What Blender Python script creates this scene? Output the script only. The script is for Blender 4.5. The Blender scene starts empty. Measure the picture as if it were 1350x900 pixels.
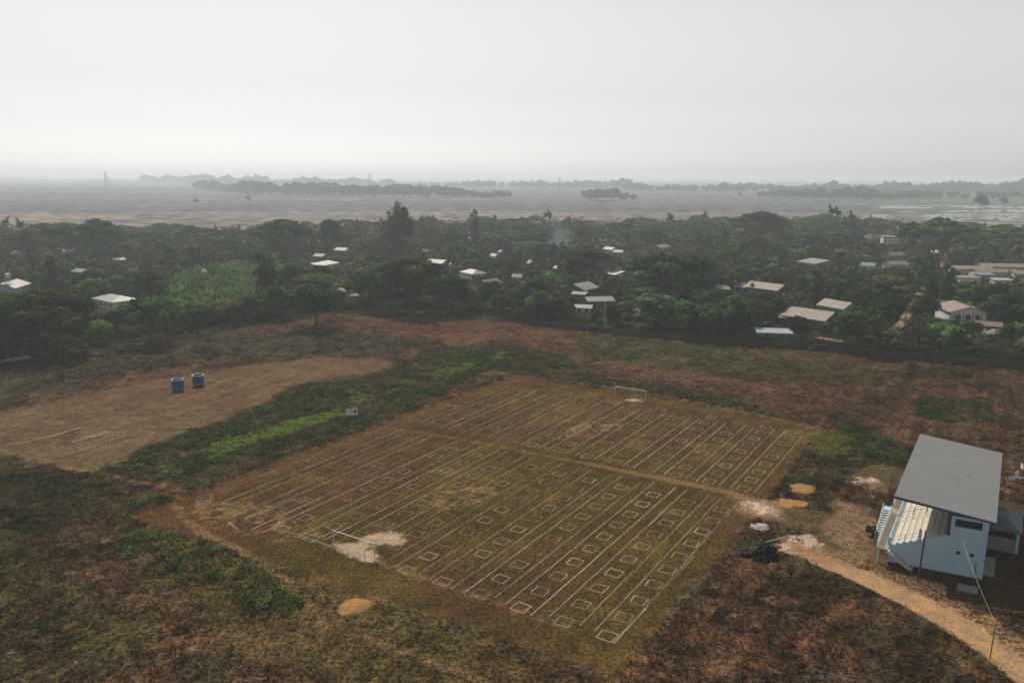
import bpy, math, random
import numpy as np
from mathutils import Vector
random.seed(7); RNG = np.random.default_rng(7)
S = bpy.context.scene
COL = bpy.data.collections.new("place"); S.collection.children.link(COL)
R = math.radians

# ------------------------------------------------------------------ camera
FPX, HOR, ROLL, CAMZ = 1050.0, 231.0, 0.3, 50.0      # measured on the 1350 x 900 photograph
TH = math.atan((450 - HOR) / FPX)
_c, _s = math.cos(R(ROLL)), math.sin(R(ROLL))
Fv = Vector((0, math.cos(TH), -math.sin(TH)))
_R0, _U0 = Vector((1, 0, 0)), Vector((0, math.sin(TH), math.cos(TH)))
Rv = _R0 * _c + _U0 * _s
Uv = -_R0 * _s + _U0 * _c

def G(x, y, z=0.0):
    """ground point (at height z) seen at photo pixel x, y"""
    d = Fv + Rv * ((x - 675) / FPX) - Uv * ((y - 450) / FPX)
    t = (z - CAMZ) / d.z
    return Vector((d.x * t, d.y * t, z))

def proj(p):
    q = Vector((p[0], p[1], p[2] - CAMZ)); w = q.dot(Fv)
    return 675 + FPX * q.dot(Rv) / w, 450 - FPX * q.dot(Uv) / w

cam = bpy.data.cameras.new("camera"); camo = bpy.data.objects.new("camera", cam); COL.objects.link(camo)
from mathutils import Matrix
camo.matrix_world = Matrix(((Rv.x, Uv.x, -Fv.x, 0), (Rv.y, Uv.y, -Fv.y, 0), (Rv.z, Uv.z, -Fv.z, CAMZ), (0, 0, 0, 1)))
cam.sensor_width = 36; cam.lens = FPX / 1350 * 36; cam.clip_start = 0.5; cam.clip_end = 60000
S.camera = camo

# ------------------------------------------------------------------ light, sky, exposure
SUNV = Vector((-0.355, 0.952, 1.02)).normalized()
sl = bpy.data.lights.new("sun", 'SUN'); sl.energy = 5.0; sl.angle = R(0.8); sl.color = (1.0, 0.93, 0.82)
so = bpy.data.objects.new("sun", sl); COL.objects.link(so)
so.rotation_euler = (-SUNV).to_track_quat('-Z', 'Y').to_euler()
so.location = (0, 0, 300)
W = bpy.data.worlds.new("World"); S.world = W; W.use_nodes = True
nt = W.node_tree; bg = nt.nodes['Background']
sky = nt.nodes.new('ShaderNodeTexSky'); sky.sky_type = 'NISHITA'; sky.sun_disc = False
sky.sun_elevation = math.asin(SUNV.z); sky.sun_rotation = math.atan2(SUNV.x, SUNV.y)
sky.altitude = 0; sky.air_density = 1.0; sky.dust_density = 1.0; sky.ozone_density = 1.0
hs = nt.nodes.new('ShaderNodeHueSaturation'); hs.inputs['Saturation'].default_value = 0.12
nt.links.new(sky.outputs[0], hs.inputs['Color'])
tcw = nt.nodes.new('ShaderNodeTexCoord'); sxw = nt.nodes.new('ShaderNodeSeparateXYZ'); nt.links.new(tcw.outputs['Generated'], sxw.inputs[0])
mrw = nt.nodes.new('ShaderNodeMapRange'); mrw.interpolation_type = 'SMOOTHSTEP'      # thick haze low in the sky, thinning upward
mrw.inputs['From Min'].default_value = 0.16; mrw.inputs['From Max'].default_value = 0.6; mrw.inputs['To Min'].default_value = 0.36; mrw.inputs['To Max'].default_value = 0.0
nt.links.new(sxw.outputs['Z'], mrw.inputs['Value'])
mxw = nt.nodes.new('ShaderNodeMix'); mxw.data_type = 'RGBA'; mxw.inputs['B'].default_value = (7.2, 7.28, 7.25, 1)
nt.links.new(mrw.outputs[0], mxw.inputs['Factor']); nt.links.new(hs.outputs[0], mxw.inputs['A']); nt.links.new(mxw.outputs['Result'], bg.inputs[0])
bg.inputs[1].default_value = 0.1
S.view_settings.view_transform = 'Standard'; S.view_settings.look = 'None'
S.view_settings.gamma = 1; S.view_settings.use_curve_mapping = False
S.view_settings.exposure = 0.0
S.render.engine = 'CYCLES'
cy = S.cycles
cy.max_bounces = 5; cy.diffuse_bounces = 2; cy.glossy_bounces = 2; cy.transmission_bounces = 2
cy.volume_bounces = 1; cy.transparent_max_bounces = 8
cy.use_denoising = True
try: cy.denoiser = 'OPENIMAGEDENOISE'
except Exception: pass

# ------------------------------------------------------------------ numpy noise
def _hash(ix, iy, seed):
    n = (ix.astype(np.int64) * 374761393 + iy.astype(np.int64) * 668265263 + seed * 1442695041) & 0xffffffff
    n = ((n ^ (n >> 13)) * 1274126177) & 0xffffffff
    return ((n ^ (n >> 16)) & 0xffff) / 65535.0

def vnoise(x, y, seed=0):
    ix, iy = np.floor(x), np.floor(y); fx, fy = x - ix, y - iy
    fx = fx * fx * (3 - 2 * fx); fy = fy * fy * (3 - 2 * fy)
    a, b = _hash(ix, iy, seed), _hash(ix + 1, iy, seed)
    c, d = _hash(ix, iy + 1, seed), _hash(ix + 1, iy + 1, seed)
    return (a + (b - a) * fx) * (1 - fy) + (c + (d - c) * fx) * fy

def fbm(x, y, scale, octaves=4, seed=0, rough=0.55):
    v, amp, tot = 0, 1.0, 0.0
    for o in range(octaves):
        v = v + amp * vnoise(x / scale * 2 ** o + 17.3 * o, y / scale * 2 ** o - 9.1 * o, seed + o); tot += amp; amp *= rough
    return v / tot          # 0..1, mean 0.5

def sstep(x, a, b):
    t = np.clip((x - a) / (b - a), 0, 1); return t * t * (3 - 2 * t)

def srgb(r, g, b):
    f = lambda v: (v / 255 / 12.92) if v <= 10 else ((v / 255 + 0.055) / 1.055) ** 2.4
    return np.array((f(r), f(g), f(b)))

def alb(r, g, b, k=1.12):
    """base colour of a sunlit ground surface that photographs as this sRGB value"""
    return srgb(r, g, b) / k

# ------------------------------------------------------------------ materials
def new_mat(name):
    m = bpy.data.materials.new(name); m.use_nodes = True
    return m, m.node_tree, m.node_tree.nodes['Principled BSDF']

def mat(name, col, rough=0.85, var=0.12, scale=1.5, metal=0.0, spec=0.2, bump=0.0, bscale=8.0, coord='Object'):
    m, t, b = new_mat(name); N, L = t.nodes, t.links
    b.inputs['Roughness'].default_value = rough; b.inputs['Metallic'].default_value = metal
    b.inputs['Specular IOR Level'].default_value = spec
    tc = N.new('ShaderNodeTexCoord'); nz = N.new('ShaderNodeTexNoise'); nz.inputs['Scale'].default_value = scale
    nz.inputs['Detail'].default_value = 5; nz.inputs['Roughness'].default_value = 0.65
    L.new(tc.outputs[coord], nz.inputs['Vector'])
    mx = N.new('ShaderNodeMix'); mx.data_type = 'RGBA'
    mx.inputs['A'].default_value = (*[min(1, c * (1 - 1.6 * var)) for c in col], 1)
    mx.inputs['B'].default_value = (*[min(1, c * (1 + 1.6 * var)) for c in col], 1)
    L.new(nz.outputs['Fac'], mx.inputs['Factor']); L.new(mx.outputs['Result'], b.inputs['Base Color'])
    if bump:
        n2 = N.new('ShaderNodeTexNoise'); n2.inputs['Scale'].default_value = bscale; n2.inputs['Detail'].default_value = 4
        L.new(tc.outputs[coord], n2.inputs['Vector'])
        bp = N.new('ShaderNodeBump'); bp.inputs['Strength'].default_value = bump; bp.inputs['Distance'].default_value = 0.1
        L.new(n2.outputs['Fac'], bp.inputs['Height']); L.new(bp.outputs['Normal'], b.inputs['Normal'])
    return m

def corrugated(name, col, rough=0.55, metal=0.0, axis=0, period=0.25, var=0.15, rust=None):
    """sheet roofing: ribs as bump, weathering as noise"""
    m, t, b = new_mat(name); N, L = t.nodes, t.links
    b.inputs['Roughness'].default_value = rough; b.inputs['Metallic'].default_value = metal
    b.inputs['Specular IOR Level'].default_value = 0.3
    tc = N.new('ShaderNodeTexCoord'); nz = N.new('ShaderNodeTexNoise'); nz.inputs['Scale'].default_value = 0.6
    nz.inputs['Detail'].default_value = 6; nz.inputs['Roughness'].default_value = 0.7
    L.new(tc.outputs['Object'], nz.inputs['Vector'])
    cr = N.new('ShaderNodeValToRGB'); e = cr.color_ramp.elements
    c2 = rust if rust else [c * (1 - 2 * var) for c in col]
    e[0].position = 0.32; e[0].color = (*c2, 1); e[1].position = 0.6; e[1].color = (*col, 1)
    L.new(nz.outputs['Fac'], cr.inputs[0])
    oi = N.new('ShaderNodeObjectInfo'); mr = N.new('ShaderNodeMapRange')
    mr.inputs['To Min'].default_value = 0.8; mr.inputs['To Max'].default_value = 1.15
    L.new(oi.outputs['Random'], mr.inputs['Value'])
    hv = N.new('ShaderNodeHueSaturation'); L.new(mr.outputs[0], hv.inputs['Value']); L.new(cr.outputs[0], hv.inputs['Color'])
    L.new(hv.outputs[0], b.inputs['Base Color'])
    sx = N.new('ShaderNodeSeparateXYZ'); L.new(tc.outputs['Object'], sx.inputs[0])
    w = N.new('ShaderNodeMath'); w.operation = 'MULTIPLY'; w.inputs[1].default_value = 2 * math.pi / period
    L.new(sx.outputs[axis], w.inputs[0]); sn = N.new('ShaderNodeMath'); sn.operation = 'SINE'; L.new(w.outputs[0], sn.inputs[0])
    bp = N.new('ShaderNodeBump'); bp.inputs['Strength'].default_value = 0.35; bp.inputs['Distance'].default_value = 0.03
    L.new(sn.outputs[0], bp.inputs['Height']); L.new(bp.outputs['Normal'], b.inputs['Normal'])
    return m

def leaf_mat(name, dark, light, hue_var=0.02, val_var=0.25, transl=0.15):
    m, t, b = new_mat(name); N, L = t.nodes, t.links
    at = N.new('ShaderNodeAttribute'); at.attribute_name = 'tint'
    mx = N.new('ShaderNodeMix'); mx.data_type = 'RGBA'
    mx.inputs['A'].default_value = (*dark, 1); mx.inputs['B'].default_value = (*light, 1)
    L.new(at.outputs['Fac'], mx.inputs['Factor'])
    oi = N.new('ShaderNodeObjectInfo')
    h = N.new('ShaderNodeHueSaturation')
    m1 = N.new('ShaderNodeMapRange'); m1.inputs['To Min'].default_value = 0.5 - hue_var; m1.inputs['To Max'].default_value = 0.5 + hue_var
    m2 = N.new('ShaderNodeMapRange'); m2.inputs['To Min'].default_value = 1 - val_var; m2.inputs['To Max'].default_value = 1 + val_var
    ml = N.new('ShaderNodeMath'); ml.operation = 'MULTIPLY'; ml.inputs[1].default_value = 7.31
    fr = N.new('ShaderNodeMath'); fr.operation = 'FRACT'
    L.new(oi.outputs['Random'], m1.inputs['Value']); L.new(oi.outputs['Random'], ml.inputs[0]); L.new(ml.outputs[0], fr.inputs[0]); L.new(fr.outputs[0], m2.inputs['Value'])
    L.new(m1.outputs[0], h.inputs['Hue']); L.new(m2.outputs[0], h.inputs['Value']); L.new(mx.outputs['Result'], h.inputs['Color'])
    L.new(h.outputs[0], b.inputs['Base Color'])
    b.inputs['Roughness'].default_value = 0.8; b.inputs['Specular IOR Level'].default_value = 0.03
    tr = N.new('ShaderNodeBsdfTranslucent'); L.new(h.outputs[0], tr.inputs['Color'])
    ms = N.new('ShaderNodeMixShader'); ms.inputs[0].default_value = transl
    out = N['Material Output']; L.new(b.outputs[0], ms.inputs[1]); L.new(tr.outputs[0], ms.inputs[2]); L.new(ms.outputs[0], out.inputs['Surface'])
    return m

def ground_mat(name, attr='Col', fine=1.0):
    m, t, b = new_mat(name); N, L = t.nodes, t.links
    at = N.new('ShaderNodeAttribute'); at.attribute_name = attr
    tc = N.new('ShaderNodeTexCoord')
    def noise(scale, detail, rough=0.7):
        n = N.new('ShaderNodeTexNoise'); n.inputs['Scale'].default_value = scale; n.inputs['Detail'].default_value = detail
        n.inputs['Roughness'].default_value = rough; L.new(tc.outputs['Object'], n.inputs['Vector']); return n
    n1, n2, n3 = noise(2.3 * fine, 4, .6), noise(0.55 * fine, 5), noise(6.5 * fine, 3)
    def rng(src, a, b_, lo, hi):
        q = N.new('ShaderNodeMapRange'); q.inputs['From Min'].default_value = a; q.inputs['From Max'].default_value = b_
        q.inputs['To Min'].default_value = lo; q.inputs['To Max'].default_value = hi; L.new(src, q.inputs['Value']); return q.outputs[0]
    v1 = rng(n1.outputs['Fac'], 0.40, 0.60, 0.42, 1.6); v2 = rng(n2.outputs['Fac'], 0.35, 0.65, 0.75, 1.25)
    mu = N.new('ShaderNodeMath'); mu.operation = 'MULTIPLY'; 
    am = N.new('ShaderNodeMix'); am.data_type = 'FLOAT'; am.inputs['A'].default_value = 1.0
    L.new(at.outputs['Alpha'], am.inputs['Factor']); L.new(v1, am.inputs['B']); L.new(am.outputs['Result'], mu.inputs[0]); L.new(v2, mu.inputs[1])
    h = N.new('ShaderNodeHueSaturation'); L.new(rng(n3.outputs['Fac'], 0.3, 0.7, 0.488, 0.515), h.inputs['Hue'])
    L.new(rng(n2.outputs['Fac'], 0.3, 0.7, 0.8, 1.15), h.inputs['Saturation'])
    L.new(mu.outputs[0], h.inputs['Value']); L.new(at.outputs['Color'], h.inputs['Color'])
    L.new(h.outputs[0], b.inputs['Base Color'])
    b.inputs['Roughness'].default_value = 1.0; b.inputs['Specular IOR Level'].default_value = 0.0
    bp = N.new('ShaderNodeBump'); bp.inputs['Strength'].default_value = 0.9; bp.inputs['Distance'].default_value = 0.22
    L.new(n1.outputs['Fac'], bp.inputs['Height']); L.new(bp.outputs['Normal'], b.inputs['Normal'])
    return m

# ------------------------------------------------------------------ mesh builders
def link(name, me, parent=None, loc=None):
    o = bpy.data.objects.new(name, me); COL.objects.link(o)
    if parent is not None: o.parent = parent
    if loc is not None: o.location = loc
    return o

def tag(o, label=None, cat=None, group=None, kind=None):
    if label: o['label'] = label
    if cat: o['category'] = cat
    if group: o['group'] = group
    if kind: o['kind'] = kind
    return o

def empty(name, loc=(0, 0, 0), rz=0.0):
    o = bpy.data.objects.new(name, None); COL.objects.link(o); o.location = loc; o.rotation_euler = (0, 0, rz); o.empty_display_size = 0.5
    return o

def np_mesh(name, V, Fc, material, cols=None, tint=None, smooth=False):
    """V (n,3), Fc (m,k) all faces of k corners"""
    me = bpy.data.meshes.new(name); k = Fc.shape[1]
    me.vertices.add(len(V)); me.vertices.foreach_set('co', np.ascontiguousarray(V, np.float32).ravel())
    me.loops.add(Fc.size); me.loops.foreach_set('vertex_index', np.ascontiguousarray(Fc, np.int32).ravel())
    me.polygons.add(len(Fc)); me.polygons.foreach_set('loop_start', np.arange(0, Fc.size, k, dtype=np.int32))
    me.polygons.foreach_set('loop_total', np.full(len(Fc), k, np.int32))
    if smooth: me.polygons.foreach_set('use_smooth', np.ones(len(Fc), bool))
    me.update(calc_edges=True)
    if cols is not None:
        a = me.attributes.new('Col', 'FLOAT_COLOR', 'POINT'); c = np.ones((len(V), 4), np.float32); c[:, :cols.shape[1]] = cols
        a.data.foreach_set('color', c.ravel())
    if tint is not None:
        a = me.attributes.new('tint', 'FLOAT', 'POINT'); a.data.foreach_set('value', np.ascontiguousarray(tint, np.float32))
    me.materials.append(material)
    return me

class MB:
    def __init__(s): s.v, s.f = [], []
    def add(s, vs, fs):
        o = len(s.v); s.v += [tuple(p) for p in vs]; s.f += [tuple(i + o for i in f) for f in fs]; return s
    def box(s, c, d, rz=0.0, tilt=None):
        x, y, z = d[0] / 2, d[1] / 2, d[2] / 2; ca, sa = math.cos(rz), math.sin(rz); vs = []
        for a, b_, e in ((-x, -y, -z), (x, -y, -z), (x, y, -z), (-x, y, -z), (-x, -y, z), (x, -y, z), (x, y, z), (-x, y, z)):
            vs.append((c[0] + a * ca - b_ * sa, c[1] + a * sa + b_ * ca, c[2] + e))
        return s.add(vs, [(0, 3, 2, 1), (4, 5, 6, 7), (0, 1, 5, 4), (1, 2, 6, 5), (2, 3, 7, 6), (3, 0, 4, 7)])
    def hexa(s, vs):       # 4 bottom, 4 top
        return s.add(vs, [(0, 3, 2, 1), (4, 5, 6, 7), (0, 1, 5, 4), (1, 2, 6, 5), (2, 3, 7, 6), (3, 0, 4, 7)])
    def tube(s, a, b_, r0, r1=None, n=6):
        r1 = r0 if r1 is None else r1; a, b_ = Vector(a), Vector(b_); d = (b_ - a)
        if d.length < 1e-6: return s
        d.normalize(); u = d.orthogonal().normalized(); w = d.cross(u); vs = []
        for p, r in ((a, r0), (b_, r1)):
            for i in range(n):
                t = 2 * math.pi * i / n; vs.append(p + (u * math.cos(t) + w * math.sin(t)) * r)
        fs = [(i, (i + 1) % n, n + (i + 1) % n, n + i) for i in range(n)] + [tuple(range(n - 1, -1, -1)), tuple(range(n, 2 * n))]
        return s.add(vs, fs)
    def mesh(s, name, m):
        me = bpy.data.meshes.new(name); me.from_pydata(s.v, [], s.f); me.materials.append(m); me.update(); return me
    def build(s, name, m, parent=None, loc=None, label=None):
        o = link(name, s.mesh(name, m), parent, loc)
        if label: o['label'] = label
        return o

# ------------------------------------------------------------------ polygons in photo pixels -> distance fields on the ground
X0, X1, Y0, Y1 = -175.0, 190.0, 46.0, 345.0
CG = 1.5
cgx, cgy = np.meshgrid(np.arange(X0 - 3, X1 + 3, CG), np.arange(Y0 - 3, Y1 + 3, CG))

def sdf(poly):
    P = np.array(poly, float); x, y = cgx, cgy
    d = np.full(x.shape, 1e9); inside = np.zeros(x.shape, bool); n = len(P)
    for i in range(n):
        ax, ay = P[i]; bx, by = P[(i + 1) % n]; ex, ey = bx - ax, by - ay
        t = np.clip(((x - ax) * ex + (y - ay) * ey) / (ex * ex + ey * ey + 1e-12), 0, 1)
        d = np.minimum(d, np.hypot(x - ax - t * ex, y - ay - t * ey))
        c = ((ay > y) != (by > y)); xi = ax + (y - ay) * ex / (ey if abs(ey) > 1e-9 else 1e-9)
        inside ^= c & (x < xi)
    return np.where(inside, d, -d)

def sdl(line, w):
    """distance field of a polyline of half width w (positive inside)"""
    P = np.array(line, float); x, y = cgx, cgy; d = np.full(x.shape, 1e9)
    ws = w if hasattr(w, '__len__') else [w] * len(P)
    for i in range(len(P) - 1):
        ax, ay = P[i]; bx, by = P[i + 1]; ex, ey = bx - ax, by - ay
        t = np.clip(((x - ax) * ex + (y - ay) * ey) / (ex * ex + ey * ey + 1e-12), 0, 1)
        d = np.minimum(d, np.hypot(x - ax - t * ex, y - ay - t * ey) - (ws[i] * (1 - t) + ws[i + 1] * t))
    return -d

def px(pts, z=0): return [tuple(G(*p, z)[:2]) for p in pts]

def up(field, x, y):
    """bilinear read of a coarse field"""
    fx = np.clip((x - (X0 - 3)) / CG, 0, field.shape[1] - 1.001); fy = np.clip((y - (Y0 - 3)) / CG, 0, field.shape[0] - 1.001)
    ix, iy = fx.astype(int), fy.astype(int); a, b_ = fx - ix, fy - iy
    return (field[iy, ix] * (1 - a) + field[iy, ix + 1] * a) * (1 - b_) + (field[iy + 1, ix] * (1 - a) + field[iy + 1, ix + 1] * a) * b_

NP = np.array((-21.2, 99.1)); PU = np.array((math.cos(R(-31.6)), math.sin(R(-31.6)))); PV = np.array((math.cos(R(57.8)), math.sin(R(57.8))))
def PQ(p, q): return tuple(NP + PU * p + PV * q)      # pitch coordinates: p across, q along
BO = np.array((49.58, 97.32)); BU = np.array((math.cos(R(-26)), math.sin(R(-26)))); BV = np.array((math.cos(R(57.7)), math.sin(R(57.7))))
def BW(s, t, z=0): q = BU * s + BV * t; return (q[0], q[1], z)     # stand coordinates, from its near field-side corner
def BA(s, t): return tuple(BO + BU * s + BV * t)

FIELDS = {}
def reg(name, f): FIELDS[name] = f
reg('pitch', sdf([PQ(-36, -9), PQ(-35, 47), PQ(-33, 95), PQ(41, 93), PQ(42, 47), PQ(41, -6), PQ(10, -7)]))
reg('inner', sdf([PQ(-31, -2), PQ(-30, 92), PQ(38.5, 90), PQ(39.5, -1)]))
reg('belt', sdf(px([(150, 625), (190, 590), (250, 568), (330, 545), (372, 516), (430, 498), (520, 488), (560, 468), (640, 462), (690, 468), (650, 485), (560, 525), (520, 548), (450, 573), (360, 615), (300, 640), (250, 648), (215, 640)])))
reg('lime', np.maximum(sdl(px([(185, 632), (240, 610), (330, 582), (400, 558), (440, 546)]), [1.6, 2.2, 3.2, 3.4, 2.0]), sdl(px([(470, 530), (520, 512), (570, 498), (625, 480), (660, 468)]), [1.8, 2.6, 2.8, 2.6, 1.6])))
reg('tan', sdf(px([(-60, 575), (0, 548), (110, 520), (210, 500), (290, 488), (400, 474), (500, 474), (510, 486), (470, 500), (400, 506), (372, 520), (320, 548), (240, 574), (180, 598), (120, 625), (60, 612), (-60, 585)])))
reg('scrub', sdf(px([(-60, 500), (0, 488), (120, 460), (230, 442), (330, 440), (420, 436), (520, 440), (560, 452), (520, 468), (400, 470), (300, 480), (220, 486), (110, 508), (0, 530), (-60, 545)])))
reg('farscrub', sdf(px([(-80, 475), (60, 462), (240, 430), (400, 418), (470, 420), (400, 436), (230, 446), (100, 470), (-80, 505)])))
reg('red1', sdf(px([(300, 440), (430, 415), (640, 425), (760, 440), (790, 470), (700, 480), (620, 455), (480, 440)])))
reg('darkmid', sdf(px([(560, 470), (640, 452), (740, 470), (790, 500), (930, 520), (1080, 560), (1050, 565), (900, 530), (740, 505), (660, 490)])))
reg('green_r', sdf(px([(750, 443), (860, 448), (1000, 465), (1130, 480), (1160, 500), (1050, 505), (930, 495), (820, 482), (760, 465)])))
reg('red_r', sdf(px([(780, 478), (900, 490), (1060, 512), (1200, 500), (1340, 500), (1400, 560), (1180, 560), (1100, 555), (960, 530), (840, 500)])))
reg('lime_r', np.maximum(sdf(px([(1070, 578), (1110, 568), (1130, 590), (1100, 605), (1065, 600)])), sdf(px([(1190, 450), (1250, 455), (1268, 466), (1230, 468), (1190, 462)]))))
reg('dark_r', np.maximum(sdf(px([(1210, 525), (1290, 530), (1330, 555), (1250, 560), (1200, 550)])), sdf(px([(1085, 545), (1110, 545), (1190, 590), (1200, 612), (1150, 620), (1120, 590)]))))
reg('sand', np.maximum.reduce([sdf(px([(975, 655), (1010, 660), (1080, 680), (1100, 660), (1140, 668), (1170, 690), (1150, 720), (1175, 745), (1120, 745), (1060, 735), (1030, 715), (1070, 700), (1010, 690), (980, 675)])), sdf(px([(1120, 625), (1160, 612), (1195, 625), (1175, 655), (1140, 650)]))]))
reg('white', np.maximum.reduce([sdf(px([(975, 664), (1000, 662), (1030, 680), (1010, 684)])), sdf(px([(1032, 710), (1062, 706), (1085, 725), (1060, 740), (1035, 730)])), sdf(px([(1118, 636), (1150, 630), (1150, 640), (1125, 642)]))]))
ROAD = [(1030, 712), (1078, 738), (1140, 762), (1200, 790), (1260, 822), (1310, 858), (1362, 900), (1420, 945)]
reg('road', sdl(px(ROAD), [0.8, 1.7, 2.2, 2.3, 2.2, 1.9, 1.8, 1.8]))
reg('verge', sdl(px([(1078, 730), (1150, 750), (1215, 780), (1290, 825), (1360, 870)]), [1.5, 2.2, 2.5, 2.5, 2.0]))
reg('orange', np.maximum.reduce([sdf(px([(1040, 640), (1074, 642), (1074, 655), (1045, 654)])), sdf(px([(1026, 662), (1060, 662), (1066, 669), (1030, 672)])), sdf(px([(448, 800), (462, 792), (485, 792), (497, 802), (480, 812), (452, 816), (445, 808)]))]))
reg('bare', np.maximum.reduce([sdf(px([(440, 721), (452, 714), (470, 708), (488, 706), (498, 725), (497, 741), (478, 737), (455, 728)])), sdf(px([(480, 704), (500, 702), (530, 710), (525, 722), (500, 718)])), sdf(px([(826, 527), (836, 526), (846, 529), (836, 531)]))]))
reg('worn', np.maximum.reduce([sdf(px([(570, 650), (620, 636), (655, 648), (630, 662), (580, 668)])), sdf(px([(720, 575), (790, 553), (830, 556), (790, 568), (750, 580)])), sdf(px([(240, 655), (330, 668), (420, 705), (380, 712), (300, 690), (250, 672)]))]))
reg('paths', np.maximum.reduce([
    sdl([PQ(-44, 1.4), PQ(-36.5, 1.6), PQ(-28, 0.2), PQ(0, 0.0), PQ(25, -0.3), PQ(34, -1.2), PQ(37, -3.5), PQ(42, -8)], [0.25, 0.4, 0.45, 0.45, 0.5, 0.4, 0.3, 0.25]),
    sdl([PQ(-37, 43.5), PQ(-29, 45), PQ(-18, 46.5), PQ(5, 47.6), PQ(24, 48.2), PQ(36, 48.4), PQ(48, 46)], [0.3, 0.5, 0.5, 0.6, 1.0, 0.9, 0.7]),
    sdl(px([(-40, 585), (20, 598), (110, 622), (160, 632), (235, 652)]), 0.35),
    sdl(px([(225, 665), (262, 700), (300, 718), (350, 745), (400, 792), (430, 830), (500, 852), (560, 872), (640, 905)]), [0.5, 0.7, 0.8, 0.6, 0.5, 0.5, 0.5, 0.5, 0.4]),
    sdl(px([(640, 492), (740, 503), (800, 512), (870, 524), (960, 540), (1040, 556), (1110, 575)]), [0.3, 0.4, 0.45, 0.45, 0.5, 0.5, 0.4]),
    sdl(px([(930, 455 + 300), (925, 770), (880, 820)]), 0.15)]))
reg('green_bl', sdf(px([(150, 660), (200, 655), (240, 690), (330, 735), (400, 800), (340, 815), (250, 770), (170, 740), (150, 700)])))
reg('dark_l', sdf(px([(-50, 625), (60, 620), (150, 640), (120, 680), (40, 715), (-50, 720)])))
reg('lime_bl', sdf(px([(-40, 690), (40, 740), (120, 790), (200, 850), (120, 880), (20, 820), (-40, 780)])))
reg('mown', sdf([PQ(-36, -4), PQ(-20, -20), PQ(15, -24), PQ(38, -18), PQ(42, -8), PQ(0, -1)]))
reg('village', sdf(px([(-200, 480), (0, 474), (60, 462), (130, 452), (240, 430), (400, 412), (470, 406), (600, 412), (700, 424), (870, 441), (1140, 466), (1350, 487), (1500, 505), (1500, 400), (1350, 380), (700, 365), (0, 380), (-200, 400)])))
reg('building', sdf([BA(-1.5, -2.5), BA(-1.5, 31), BA(17, 31), BA(17, -7), BA(6, -7)]))

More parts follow.
